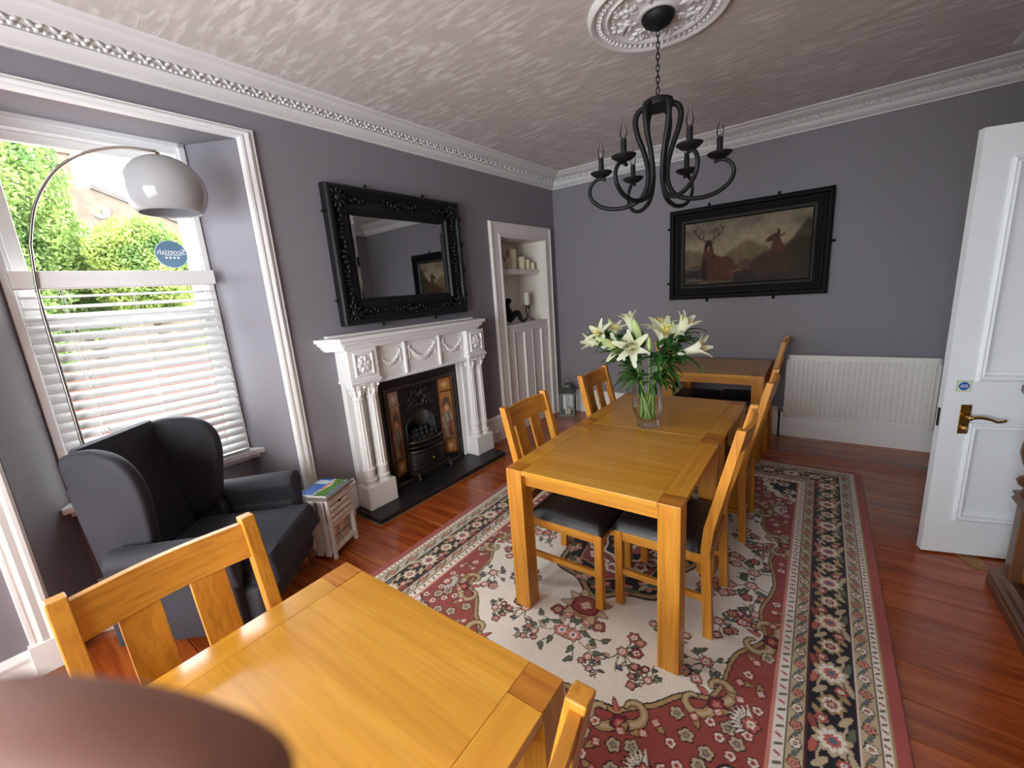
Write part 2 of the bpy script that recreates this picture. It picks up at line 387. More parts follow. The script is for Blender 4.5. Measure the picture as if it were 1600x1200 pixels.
# skirting boards
def skirt(name,Mx,a0,a1,axis,h=.29,label=None,side=1,at=0):
    pr=[(0,0),(.022,0),(.022,h-.07),(.018,h-.06),(.018,h-.045),(.028,h-.04),(.028,h-.028),(.014,h-.012),(.006,h),(0,h)]
    b=MB()
    if axis=='y': b.prism([(at+side*p,z) for p,z in pr],a0,a1,'y')
    else: b.prism([(at-side*p,z) for p,z in pr],a0,a1,'x')
    return struct(b.build(name,WHITE,M=Mx,smooth=30),label)
skirt('baseboard_left',LW,3.175,3.565,'y',label='white skirting board between fireplace and cupboard')
skirt('baseboard_chimney',LW,1.41,1.69,'y',label='white skirting board behind the slatted crate')
skirt('baseboard_back',BW,0.028,4.1,'x',at=D,label='white skirting board under the radiator')
skirt('baseboard_right',ID,.9,2.8,'y',at=4.1,side=-1,label='white skirting board behind the sideboard')
skirt('baseboard_near',LW,-.25,-.045,'y',h=.14,label='white skirting board left of the window')
o=skirt('baseboard_recess',LW,.25,1.13,'y',h=.2,at=-.3,label='white skirting board under the window')
# socket boss on the skirting, and a socket under the sill
t=thing('bell_push','small round white boss on the skirting right of the fireplace','wall fitting',LW@T(.022,3.42,.11))
MB().lathe([(.0,.0),(.05,0),(.05,.006),(.042,.010),(.034,.006),(.026,.012),(.020,.026),(.008,.030),(0,.030)][::-1],20,RY(PI/2)).build('boss',WHITE,t,smooth=40)
t=thing('wall_socket','small white socket on the recess wall behind the wing armchair','socket',LW@T(-.3,.29,.648))
MB().box(0,.012,-.03,.03,-.022,.022).build('plate',PLASTIC,t,bevel=.003); MB().box(.0121,.017,-.008,.008,-.012,.006).build('rocker',PLASTIC,t,bevel=.001)

# mitred casing round an opening in the left wall: section (proud of wall, fraction of the width)
def casing3(yl,yr,zt,wl_w,wr_w,wt,sec,mat,names,labels,parent=None,zb=0):
    def ring(y,z,wy,wz): return [(x,y+wy*t,z+wz*t) for x,t in sec]
    A=ring(yl,zb,-wl_w,0); B=ring(yl,zt,-wl_w,wt); C_=ring(yr,zt,wr_w,wt); E_=ring(yr,zb,wr_w,0); out=[]
    for k,(P,Q) in enumerate(((A,B),(C_,E_),(B,C_))):
        b=MB(); b.loft([P,Q]); o=b.build(names[k],mat,parent,smooth=30,M=LW if parent is None else None)
        if parent is None: struct(o,labels[k])
        out.append(o)
    return out
WSEC=[(0,0),(.020,0),(.032,.10),(.034,.24),(.029,.36),(.032,.44),(.036,.58),(.031,.70),(.016,.73),(.016,.81),(.023,.83),(.023,.94),(.010,1),(0,1)]
casing3(.066,1.313,2.612,.102,.096,.060,WSEC,WHITE,['trim_10','trim_9','trim_11'],['white casing left of the window recess','white casing right of the window recess','white casing over the window recess'])
b=MB(); b.box(0,.042,-.045,.075,0,.16); struct(b.build('trim_14',WHITE,M=LW,bevel=.004),'white plinth block of the left window casing')
b=MB(); b.box(0,.042,1.306,1.416,0,.16); struct(b.build('trim_15',WHITE,M=LW,bevel=.004),'white plinth block of the right window casing')
# sash window
win=thing('window_1','white sash window behind the arc lamp','window',LW,kind='structure'); del win['category']
X0,X1=-.40,-.30; y0,y1,z0,z1=.25,1.13,.665,2.634
b=MB(); b.box(X0,X1+.02,y0,y0+.035,z0,z1); b.box(X0,X1+.02,y1-.035,y1,z0,z1); b.box(X0,X1+.02,y0,y1,z1-.05,z1+.02)
b.box(X0,X1+.005,y0+.035,y0+.05,z0,z1); b.box(X0,X1+.005,y1-.05,y1-.035,z0,z1); b.box(X0,X1+.006,y0,y1,z1-.085,z1-.05)
b.build('window_frame',WHITE,win,bevel=.004)
def sash(name,xa,za,zb,tops,bots):
    b=MB(); b.box(xa,xa+.04,y0+.05,y0+.105,za,zb); b.box(xa,xa+.04,y1-.088,y1-.05,za,zb); b.box(xa,xa+.04,y0+.105,y1-.088,zb-tops,zb); b.box(xa,xa+.04,y0+.105,y1-.088,za,za+bots)
    s=b.build(name,WHITE,win,bevel=.004); MB().box(xa+.017,xa+.022,y0+.105,y1-.088,za+bots,zb-tops).build('pane',PANE,s); return s
sash('upper_sash',-.385,1.62,z1-.085,.045,.05); sash('lower_sash',-.343,z0+.01,1.66,.045,.07)
b=MB(); b.box(-.33,-.20,.20,1.222,.650,.682); b.box(-.30,-.235,.23,1.2,.618,.650); b.build('window_sill',WHITE,win,bevel=.004)
# second window in the same wall, beside the viewer
w2_=thing('window_2','second sash window beside the viewer','window',LW,kind='structure'); del w2_['category']
ya,yb,za,zb=-1.75,-.35,.30,2.612
b=MB(); b.box(-.40,-.30,ya,ya+.05,za,zb); b.box(-.40,-.30,yb-.05,yb,za,zb); b.box(-.40,-.30,ya,yb,zb-.06,zb); b.box(-.42,-.22,ya,yb,za-.03,za+.02); b.box(-.38,-.33,ya,yb,1.43,1.49); b.build('window_frame',WHITE,w2_,bevel=.004)
for z0_,z1_ in ((za+.02,1.43),(1.49,zb-.06)): MB().box(-.362,-.357,ya+.05,yb-.05,z0_,z1_).build('pane',PANE,w2_)
casing3(-1.75,-.35,2.612,.05,.096,.060,WSEC,WHITE,['trim_16','trim_17','trim_18'],['white casing left of the second window','white casing right of the second window','white casing over the second window'])

# third window, behind the viewer
w3_=thing('window_3','sash window behind the viewer','window',ID,kind='structure'); del w3_['category']
b=MB()
for xa in (.5,1.62,2.74): b.box(xa,xa+.06,-1.92,-1.84,.5,2.46)
for z0_ in (.5,1.46,2.40): b.box(.5,2.8,-1.92,-1.84,z0_,z0_+.06)
b.build('window_frame',WHITE,w3_,bevel=.004)
for xa,xb in ((.56,1.62),(1.68,2.74)):
    for z0_,z1_ in ((.56,1.46),(1.52,2.40)): MB().box(xa,xb,-1.885,-1.88,z0_,z1_).build('pane',PANE,w3_)
# door leaf, opened into the room
dv=Vector((.346,.097,0)).normalized(); ang=math.atan2(dv.y,dv.x)
door=thing('door_1','white panelled door standing open at the right','door',T(3.326,3.030,.012)@RZ(ang),kind='structure'); del door['category']
DW,DH,DT=.80,2.178,.044
pn=[(.130,.670,1.0,2.02),(.130,.670,.22,.745)]   # recessed panels x0,x1,z0,z1
b=MB(); b.box(0,.13,0,DT,0,DH); b.box(.67,DW,0,DT,0,DH); b.box(.13,.67,0,DT,0,.22); b.box(.13,.67,0,DT,.745,1.0); b.box(.13,.67,0,DT,2.02,DH)
b.build('leaf',DOORW,door)
for x0,x1,z0_,z1_ in pn:
    p=MB().box(x0-.002,x1+.002,.014,DT-.014,z0_-.002,z1_+.002).build('door_panel',DOORW,door)
    for s,yy in ((-1,0.0),(1,DT)):
        m_=MB(); q=[(0,0),(.003,-.009),(.012,-.013),(.018,-.004),(.030,-.009),(.034,.004),(.048,.006),(.052,.014),(0,.014)]
        # moulding frame swept round the panel
        cs=[(x0-.018,z0_-.018,1,1),(x1+.018,z0_-.018,-1,1),(x1+.018,z1_+.018,-1,-1),(x0-.018,z1_+.018,1,-1)]
        rings=[[(cx+sx*o_, yy-s*0+ (h_ if s<0 else -h_), cz+sz*o_) for o_,h_ in q] for cx,cz,sx,sz in cs]; rings.append(rings[0])
        n=len(q); vs=[p_ for r_ in rings for p_ in r_]; m_.add(vs,[(i*n+k_,i*n+(k_+1)%n,(i+1)*n+(k_+1)%n,(i+1)*n+k_) for i in range(4) for k_ in range(n)])
        m_.build('moulding',DOORW,door,smooth=30)
hd=MB().box(.072,.117,-.005,0,.702,.860).build('handle_plate',BRASS,door,bevel=.003); hd['label']='brass door handle plate'
lv=MB(); lv.lathe([(0,0),(.012,0),(.010,.03),(.011,.05),(0,.05)],14,T(.095,-.004,.80)@RX(PI/2)); lv.tube(catmull([(.095,-.05,.80),(.13,-.053,.806),(.165,-.053,.798),(.195,-.053,.786),(.222,-.052,.790),(.228,-.050,.797)],5),[.008]*10+[.0065]*10+[.006]*5+[.005],10)
lv.build('handle_lever',BRASS,hd,smooth=True)
tk=MB(); tk.lathe([(0,0),(.014,0),(.013,.012),(.008,.016),(0,.016)],14,T(.095,-.004,.735)@RX(PI/2)); tk.tube([(.095,-.02,.722),(.095,-.024,.735),(.095,-.02,.748)],.005,8); tk.build('thumb_turn',BRASS,hd,smooth=True)
sg=MB().box(.040,.104,-.0012,0,.928,.990).build('sign_plate',paint('sign_cream_green',(.62,.68,.45,1),.4),door); sg['label']='small square fire notice with a blue disc'
MB().box(.0465,.0975,-.0018,-.0012,.9345,.9835).build('sign_border',paint('sign_green',(.05,.12,.06,1),.4),sg); MB().box(.048,.096,-.0024,-.0018,.936,.982).build('sign_field',PLASTIC,sg)
MB().lathe([(0,0),(.0215,0),(.0215,.0008),(0,.0008)],24,T(.072,-.0024,.959)@RX(PI/2)).build('blue_disc',paint('sign_blue',(.01,.10,.36,1),.35),sg)
b=MB()
for r_,xs in ((.964,[(.058,.066),(.0675,.075),(.0765,.086)]),(.955,[(.057,.064),(.0655,.074),(.0755,.087)])):
    for a_,c_ in xs: b.box(a_,c_,-.0038,-.0032,r_-.0022,r_+.0022)
b.build('white_marks',PLASTIC,sg)
b=MB(); b.box(-.002,0,.012,.032,.735,.835); b.build('lock_edge',IRON,door)
# door lining
b=MB(); b.box(4.075,4.1,3.16,3.26,0,2.33); b.box(4.075,4.1,4.08,4.088,0,2.33); b.box(4.075,4.1,3.26,4.08,2.24,2.33); struct(b.build('trim_12',WHITE,bevel=.006),'white door casing')
# threshold plate on the boards
tag(MB().box(0,.085,0,.20,0,.004).build('threshold_plate',MIDWOOD,M=T(3.525,2.955,.0)@RZ(.35),bevel=.001),'pale oak patch strip on the boards under the door','floor strip')
# ================================================================== rug (colours woven on a fine sheet, mirrored in four quarters)
def rug_image():
    st=.0042; hw,hl=1.225,1.76
    nu=int(hw/st)+1; nv=int(hl/st)+1
    u=np.linspace(0,hw,nu); v=np.linspace(0,hl,nv); U,V=np.meshgrid(u,v)
    C={k:npl(*c) for k,c in dict(cream=(232,224,211),beige=(190,170,138),tan=(172,142,96),red=(150,70,62),rose=(186,98,88),pink=(204,134,118),navy=(22,20,30),green=(96,104,84),grey=(108,110,116),blue=(92,104,124),dark=(40,30,32),plum=(82,36,48),edge=(166,78,72),maroon=(110,34,42),white=(226,216,202)).items()}
    img=np.empty(U.shape+(3,)); img[:]=C['cream']
    def setm(mask,c): img[mask]=C[c] if isinstance(c,str) else c
    def win(c,r):
        i0=max(int((c[1]-r)/st),0); i1=min(int((c[1]+r)/st)+2,nv); j0=max(int((c[0]-r)/st),0); j1=min(int((c[0]+r)/st)+2,nu)
        return slice(i0,max(i1,i0)),slice(j0,max(j1,j0))
    def sub(c,r):
        a,b=win(c,r); return img[a,b],U[a,b]-c[0],V[a,b]-c[1]
    def flower(c,r,n=5,petal='rose',out='dark',mid='cream',core='tan',a0=0.,ow=.005):
        I,x,y=sub(c,r*1.2); 
        if I.size==0: return
        rr=np.hypot(x,y); th=np.arctan2(y,x)+a0; ed=r*(.70+.30*np.abs(np.cos(n*th/2)))
        I[rr<ed+ow]=C[out]; I[rr<ed]=C[petal]; I[rr<ed*.55]=C[mid]; I[rr<r*.22]=C[core]
    def leaf(c,a,L,W,col='green',out='dark',ow=.004):
        I,x,y=sub(c,L*1.1)
        if I.size==0: return
        p=x*math.cos(a)+y*math.sin(a); q=np.abs(-x*math.sin(a)+y*math.cos(a)); t=np.clip(p/L,0,1)
        w_=W*np.sin(PI*np.sqrt(t))*.5; ok=(p>0)&(p<L)
        I[ok&(q<w_+ow)]=C[out]; I[ok&(q<w_)]=C[col]
    def curve(pts,w_,col):
        for p in catmull([(a,b,0) for a,b in pts],10):
            I,x,y=sub((p.x,p.y),w_*2)
            if I.size: I[np.hypot(x,y)<w_]=C[col]
    def spray(c,s,a,n=5,pal=('rose','red','pink')):
        rs=np.random.default_rng(int(abs(c[0]*977+c[1]*3331)*10)+3)
        for k in range(n+3):
            ang=a+(k-(n+2)/2)*.62+rs.uniform(-.2,.2); L=s*rs.uniform(.6,1.15); tip=(c[0]+L*math.cos(ang),c[1]+L*math.sin(ang))
            curve([c,((c[0]+tip[0])/2+rs.uniform(-.01,.01),(c[1]+tip[1])/2+rs.uniform(-.01,.01)),tip],.0035,'green')
            for _ in range(2):
                f=rs.uniform(.35,.95); leaf((c[0]+f*L*math.cos(ang),c[1]+f*L*math.sin(ang)),ang+rs.choice([-1,1])*rs.uniform(.6,1.2),s*.34,s*.15,rs.choice(['green','beige','grey','green']))
            if k<n: flower(tip,s*rs.uniform(.20,.31),int(rs.integers(4,7)),rs.choice(pal),mid=rs.choice(['cream','pink','beige']),core=rs.choice(['blue','tan','maroon']),a0=rs.uniform(0,3))
        flower(c,s*.25,6,'pink',mid='cream',core='blue')
    # field mottling
    img+= (rng.random(U.shape)[...,None]-.5)*.035
    for c,s,a,n in [((.03,.83),.15,-1.5,6),((.26,.80),.095,.4,4),((.58,.665),.10,1.9,5),((.17,.955),.06,-1.2,3),((.40,.88),.07,-2.2,4),((.68,.06),.12,2.6,5),((.72,.27),.09,2.8,4),((.58,.40),.10,1.2,5),((.40,.62),.085,-.8,4),((.46,.18),.10,.2,4)]:
        spray(c,s,a,n)
    # medallion
    th=np.arctan2(V/.53,U/.38); g=np.hypot(U/.38,V/.53)*(1+.07*np.abs(np.sin(4*th))-.04*np.cos(8*th))
    setm(g<1.06,'dark'); setm(g<1.03,'tan'); setm(g<.97,'navy'); 
    setm(g<.72,'beige'); setm(g<.70,'red'); setm(g<.40,'cream'); setm(g<.36,'navy')
    for k in range(5):
        a=.1+k*.36; c=(.32*math.cos(a),.45*math.sin(a)); flower(c,.05,6,'pink',core='blue'); flower((c[0]*.62,c[1]*.62),.045,5,'cream',mid='rose',core='blue'); leaf((c[0]*1.0,c[1]*1.0),a+1.2,.08,.03,'beige'); leaf((c[0],c[1]),a-1.4,.08,.03,'green')
    flower((0,0),.12,8,'rose',core='navy'); 
    # pendant
    gp=np.hypot(U/.085,(V-.63)/.075)*(1+.16*np.abs(np.cos(2.5*np.arctan2(V-.63,U)))); setm(gp<1.25,'dark'); setm(gp<1.18,'tan'); setm(gp<1.0,'maroon'); setm(gp<.80,'red'); flower((0,.63),.035,5,'pink')
    for a in (.9,.2,-.5,-1.1): leaf((.075*math.cos(a),.63+.07*math.sin(a)),a,.06,.04,'beige')
    # spandrels
    t=np.arctan2(V/1.17,U/.81); g=((U/.81)**2.5+(V/1.17)**2.5)**(1/2.5)
    sc=.975-.050*np.abs(np.sin(t*8.0+.35))+.012*np.sin(t*21)
    d=(g-sc)
    setm(d>-.010,'dark'); setm(d>-.004,'tan'); setm(d>.012,'dark'); setm(d>.017,'red')
    red=d>.017
    def scroll(cx,cy,a0,r,sg):
        L_=[(cx+r*(1-.62*q)*math.cos(a0+sg*4.6*q),cy+r*(1-.62*q)*math.sin(a0+sg*4.6*q),1-.62*q) for q in np.linspace(0,1,46)]
        for ww,cc in ((.024,'dark'),(.020,'tan'),(.009,'beige')):
            for x,y,k in L_:
                I,xx,yy=sub((x,y),.03)
                if I.size: I[np.hypot(xx,yy)<(ww*k if cc!='dark' else .020*k+.0042)]=C[cc]
    for k in range(9):                       # gold C-scrolls in facing pairs on the cusps
        tt=(k*PI-.35)/8.0
        if not .0<tt<1.57: continue
        nn=max((abs(np.cos(tt))**2.5+abs(np.sin(tt))**2.5)**(1/2.5),1e-3); cx=.81*np.cos(tt)*.975/nn; cy=1.17*np.sin(tt)*.975/nn
        nx,ny=math.cos(tt)/.81,math.sin(tt)/1.17; L0=math.hypot(nx,ny); nx/=L0; ny/=L0; tx,ty=-ny,nx; an=math.atan2(ny,nx)
        for sg in (-1,1):
            scroll(cx+sg*tx*.058-nx*.012,cy+sg*ty*.058-ny*.012,an-sg*.6,.060,sg)
        flower((cx+nx*.035,cy+ny*.035),.034,5,'maroon',mid='rose',core='pink')
        leaf((cx-nx*.01,cy-ny*.01),an+PI,.06,.022,'rose')
    rs=np.random.default_rng(5)
    inside=[]
    for _ in range(2500):
        p=(rs.uniform(0,.80),rs.uniform(.1,1.34)); i=int(p[1]/st); j=int(p[0]/st)
        if red[i,j] and d[i,j]>.05 and all(math.hypot(p[0]-q[0],p[1]-q[1])>.054 for q in inside): inside.append(p)
    for k,p in enumerate(inside):
        if k%3==0: flower(p,.026,5,'beige',out='dark',mid='grey',core='tan',a0=k)
        elif k%3==1: flower(p,.018,5,'white',out='maroon',mid='rose',core='red',a0=k)
        else: leaf(p,k*1.7,.05,.026,'tan'); flower(p,.016,4,'pink',out='maroon',core='blue',a0=k)
    # black corner with flame edge
    cr=np.hypot((U-.825)/.24,(V-1.36)/.34); fl_=1+.10*np.abs(np.sin(9*np.arctan2(V-1.36,U-.825)))
    setm(cr<fl_*.93,'dark'); setm(cr<fl_*.90,'white'); setm(cr<fl_*.72,'navy')
    for p in ((.74,1.30),(.785,1.18),(.66,1.32),(.77,1.09)): flower(p,.04,6,'cream',mid='rose',core='blue'); leaf(p,2.0,.07,.03,'tan')
    for p in ((.77,.86),(.50,1.22),(.18,1.24)):
        for k in range(9): leaf(p,2.2+k*.28,.08,.02,'white',ow=.003)
        flower(p,.03,6,'rose')
    # borders, worked in (distance from the edge e, position along it s)
    ex=hw-U; ey=hl-V; side=ex<ey; e=np.where(side,ex,ey); s=np.where(side,V,U)
    def band(a,b,c): m_=(e>=a)&(e<b); setm(m_,c); return m_
    band(0,.40,'cream')
    def cell(P,ph=0): return ((s+ph)/P-np.floor((s+ph)/P)-.5)*P, np.floor((s+ph)/P).astype(int)
    band(.388,.400,'pink'); band(.045,.052,'tan')
    def dashes(a,b,P,base,c1,c2):
        m_=band(a,b,base); x,k=cell(P); y=(e-a)/(b-a)-.5
        setm(m_&(np.abs(x-y*P*.5)<P*.16)&(np.abs(y)<.34)&(k%2==0),c1); setm(m_&(np.abs(x+y*P*.5)<P*.15)&(np.abs(y)<.30)&(k%2==1),c2); setm(m_&(np.hypot(x,y*(b-a))<P*.10),'maroon')
    dashes(.052,.078,.030,'cream','green','red'); dashes(.352,.388,.036,'cream','green','rose')
    def rosettes(a,b,P,base):
        m_=band(a,b,base); x,k=cell(P); y=e-(a+b)/2; x2,k2=cell(P,P/2); r_=(b-a)
        rr=np.hypot(x,y); th=np.arctan2(y,x); ed=r_*.36*(.75+.25*np.abs(np.cos(2.5*th)))
        wv=np.abs(y-.25*r_*np.sin(2*PI*s/P*1.0)); setm(m_&(wv<.004),'green')
        setm(m_&(rr<ed+.004),'dark'); setm(m_&(rr<ed)&(k%2==0),'pink'); setm(m_&(rr<ed)&(k%2==1),'cream'); setm(m_&(rr<ed*.5),'red'); setm(m_&(rr<ed*.25),'beige')
        q=np.hypot((x2-y*.5)/1.5,y); setm(m_&(q<r_*.17),'green'); setm(m_&(q<r_*.11),'blue')
        n_=rng.random(s.shape); 
    rosettes(.084,.136,.078,'beige'); rosettes(.296,.346,.074,'beige')
    for a in (.078,.346,.140,.290): band(a,a+.005,'dark' if a in(.078,.346) else 'plum')
    nm=band(.145,.288,'navy'); P=.31
    x,k=cell(P); y=e-.2165
    def pal(x,y,rx,ry,n,c_o,c_m,c_i,c_c,sq=0.):
        rr=np.hypot(x/rx,(y)/ry); th=np.arctan2(y/ry,x/rx); ed=.74+.26*np.abs(np.cos(n*th/2)); 
        setm(nm&(rr<ed),c_o); setm(nm&(rr<ed*.72),c_m); setm(nm&(rr<ed*.45),c_i); setm(nm&(rr<.2),c_c)
    # running stem and leaves first
    for ph,cc in ((0,'tan'),(P/2,'beige')):
        wv=y-.042*np.sin(2*PI*(s+ph)/P); setm(nm&(np.abs(wv)<.0045),cc)
    for off,dy,ang,cc in ((.10,.035,.7,'beige'),(.10,-.035,-.7,'tan'),(-.10,.04,-.6,'tan'),(-.10,-.04,.6,'beige'),(.045,.055,.2,'rose'),(-.05,-.056,.2,'green'),(.055,-.058,-.3,'beige'),(-.045,.058,-.3,'red')):
        xx=x-off; yy=y-dy; p=xx*math.cos(ang)+yy*math.sin(ang); q=-xx*math.sin(ang)+yy*math.cos(ang); setm(nm&((p/.034)**2+(q/.0115)**2<1),cc)
    pal(x,y,.062,.060,10,'beige','cream','rose','blue')
    x3,_=cell(P,P/2); pal(x3,y,.046,.046,8,'tan','cream','red','beige')
    x4,_=cell(P,P/4); pal(x4,y-.028*0-.03,.022,.024,5,'rose','red','cream','tan'); x5,_=cell(P,-P/4); pal(x5,y+.03,.022,.024,5,'red','rose','cream','blue')
    m_=band(-.01,.045,'edge')
    img_=np.clip(img*(1+(rng.random(U.shape)[...,None]-.5)*.16),0,1)
    full=np.concatenate([img_[:,:0:-1],img_],1); full=np.concatenate([full[:0:-1],full],0)
    return full
rugm=vcol('woven_wool_rug',.95,.35,420,.1,0,.25)
RC=(1.895,2.300)
rug=thing('persian_rug','cream and red Persian rug with navy floral border under the tables','rug',T(RC[0],RC[1],0))
grid_color_obj('pile',rug_image(),-1.225,1.225,-1.76,1.76,.011,rugm,rug,drop=.009)
MB().box(-1.222,1.222,-1.757,1.757,.001,.0035).build('backing',paint('rug_backing',(.30,.22,.17,1),.9),rug)
RUGZ=.011

# ================================================================== tables
TW,TL,TH,LG=.82,.795,.778,.088
def make_table():
    t=thing('dining_table','','table'); hx,hy=TW/2,TL/2
    legm=MB().box(-LG/2,LG/2,-LG/2,LG/2,RUGZ,TH-.002).mesh('leg'); cap=MB().box(-LG/2+.001,LG/2-.001,-LG/2+.001,LG/2-.001,TH-.0025,TH+.0004).mesh('end_grain_cap')
    for sx in (-1,1):
        for sy in (-1,1):
            l=put(legm,'leg',OAK[2],t,T(sx*(hx-LG/2),sy*(hy-LG/2),0),.0025); put(cap,'end_grain_cap',OAK_END,l)
    MB().box(-hx+LG+.0006,hx-LG-.0006,-hy,hy,TH-.024,TH).build('top_panel',OAK_TOP[0],t,bevel=.0016)
    for sx in (-1,1):
        a=sorted((sx*hx,sx*(hx-LG))); MB().box(a[0],a[1],-hy+LG+.0006,hy-LG-.0006,TH-.024,TH).build('edge_board',OAK_TOP[1],t,bevel=.0016)
    for sy in (-1,1):
        a=sorted((sy*(hy-.030),sy*(hy-.052))); MB().box(-hx+LG,hx-LG,a[0],a[1],TH-.088,TH-.024).build('apron',OAK[0],t,bevel=.001)
    for sx in (-1,1):
        a=sorted((sx*(hx-.030),sx*(hx-.052))); MB().box(a[0],a[1],-hy+LG,hy-LG,TH-.088,TH-.024).build('apron',OAK[1],t,bevel=.001)
    return t
t0=make_table()
TB=[((1.985,1.503+TL/2),'honey oak dining table forming the near half of the long table on the rug',0),
    ((1.994,2.303+TL/2),'honey oak dining table forming the far half of the long table, under the vase',-.012),
    ((1.956,.648-TL/2),'honey oak dining table in the near foreground, cut off by the picture edge',0),
    ((2.022,3.955+TL/2-.01),'oak dining table against the back wall under the stag picture',.0)]
for i,((x,y),lb,a) in enumerate(TB):
    o=t0 if i==0 else copy_tree(t0)
    o.matrix_world=T(x,y,-RUGZ if i>=2 else 0)@RZ(a)@S3(1,1,1.0143 if i>=2 else 1); tag(o,lb,'table','oak dining tables')

# ================================================================== dining chairs (face +x)
def make_chair():
    t=thing('dining_chair','','chair'); z0=RUGZ
    def post_poly():
        f=[(-.205,z0),(-.186,.45),(-.196,.56),(-.306,1.02)]; r=[(-.342,1.02),(-.238,.56),(-.226,.45),(-.246,z0)]
        return f+r
    for sy in (-1,1):
        a=sorted((sy*.2175,sy*.1805)); MB().prism(post_poly(),a[0],a[1],'y').build('rear_post',OAK[2],t,bevel=.003)
    for sy in (-1,1):
        a=sorted((sy*.2100,sy*.172)); MB().box(.175,.215,a[0],a[1],z0,.43).build('front_leg',OAK[2],t,bevel=.003)
        a=sorted((sy*.203,sy*.181)); MB().box(-.19,.18,a[0],a[1],.375,.43).build('seat_rail',OAK[0],t,bevel=.002); MB().box(-.20,.18,a[0],a[1],.185,.215).build('stretcher',OAK[0],t,bevel=.002)
    MB().box(.186,.208,-.18,.18,.375,.43).build('seat_rail',OAK[1],t,bevel=.002); MB().box(-.222,-.200,-.185,.185,.375,.43).build('seat_rail',OAK[1],t,bevel=.002)
    # padded seat
    b=MB()
    def seat(u,v):
        x=-.20+.428*u; y=-.216+.432*v; e=min(u,1-u,v,1-v); h=.432+.050*min(1,(e/.09))**.45+.012*math.sin(PI*u)*math.sin(PI*v); return (x,y,h)
    b.grid(seat,22,22); b.box(-.198,.226,-.214,.214,.430,.4345); b.build('seat_cushion',LEATHER,t,smooth=50)
    # curved top rail and two slats, leaning with the posts
    def lean(z): return -.222+(-.326+.222)*(z-.56)/(1.02-.56)
    n=12; rings=[]
    for i in range(n+1):
        y=-.182+.364*i/n; bow=-.022*math.sin(PI*i/n)
        rings.append([(lean(z)+bow+dx,y,z) for dx,z in ((.010,.905),(.010,1.004),(-.012,1.004),(-.012,.905))])
    b=MB(); b.loft(rings); b.build('top_rail',OAK[1],t,smooth=30,bevel=.0015)
    rings=[]
    for i in range(n+1):
        y=-.182+.364*i/n; bow=-.012*math.sin(PI*i/n); rings.append([(-.208+bow+dx,y,z) for dx,z in ((.010,.50),(.010,.55),(-.010,.55),(-.010,.50))])
    b=MB(); b.loft(rings); b.build('lower_back_rail',OAK[1],t,smooth=30)
    for sy in (-1,1):
        rings=[]
        for k in range(7):
            z=.545+(.912-.545)*k/6; f=k/6; bow=(-.012*(1-f)-.020*f); x=(-.208*(1-f)+lean(.91)*f)+bow-.010*math.sin(PI*f)
            rings.append([(x+.006,sy*.075-.042,z),(x+.006,sy*.075+.042,z),(x-.008,sy*.075+.042,z),(x-.008,sy*.075-.042,z)])
        b=MB(); b.loft(rings); b.build('back_slat',OAK[2],t,smooth=30,bevel=.001)
    return t
c0=make_chair()
CH=[((1.742,.244),.022,'oak dining chair at the left side of the foreground table, its back in full view'),
    ((2.190,.255),PI,'oak dining chair at the right side of the foreground table, only its back top showing'),
    ((1.770,1.889),0,'oak dining chair left of the long table, near the fireplace'),
    ((1.795,2.735),0,'oak dining chair left of the long table, nearest the lantern'),
    ((2.228,1.979),PI,'oak dining chair right of the long table, nearest the viewer'),
    ((2.250,2.850),PI,'oak dining chair right of the long table, farther from the viewer'),
    ((2.216,4.48),PI,'oak dining chair at the back wall table, beside the radiator'),
    ((1.800,4.40),0,'oak dining chair tucked into the back wall table behind the lilies')]
for i,((x,y),a,lb) in enumerate(CH):
    o=c0 if i==0 else copy_tree(c0)
    o.matrix_world=T(x,y,-RUGZ if i in (0,1,6,7) else 0)@RZ(a)@S3(1,1,1.011 if i in (0,1,6,7) else 1); tag(o,lb,'chair','oak dining chairs with dark leather seats')
# ================================================================== fireplace (front view: X right, Z up, -Y towards the room)
FV=LW@T(0,2.44,0)@RZ(PI/2)      # origin on the wall line, floor level, under the middle of the mantel
hearth=tag(MB().box(-.785,.70,-.345,0,0,.045).build('hearth_slab',SLATE,M=FV,bevel=.004),'black slate hearth slab in front of the fireplace','hearth')
MB().box(-.792,.707,-.350,0,0,.006).build('hearth_edging',paint('hearth_bead',(.25,.16,.09,1),.5),hearth)
mp=thing('mantelpiece','white carved mantelpiece with paired fluted columns','fireplace surround',FV@T(0,0,.045))
Z=lambda z:z-.045
def frame_sweep(b,x0,x1,z0,z1,pr):         # pr: (inset from outer edge, y), closed section swept round a rectangle
    cs=[(x0,z0,1,1),(x1,z0,-1,1),(x1,z1,-1,-1),(x0,z1,1,-1)]; n=len(pr)
    vs=[(cx+sx*o_,y_,cz+sz*o_) for cx,cz,sx,sz in cs for o_,y_ in pr]
    return b.add(vs,[(i*n+k,i*n+(k+1)%n,((i+1)%4)*n+(k+1)%n,((i+1)%4)*n+k) for i in range(4) for k in range(n)])
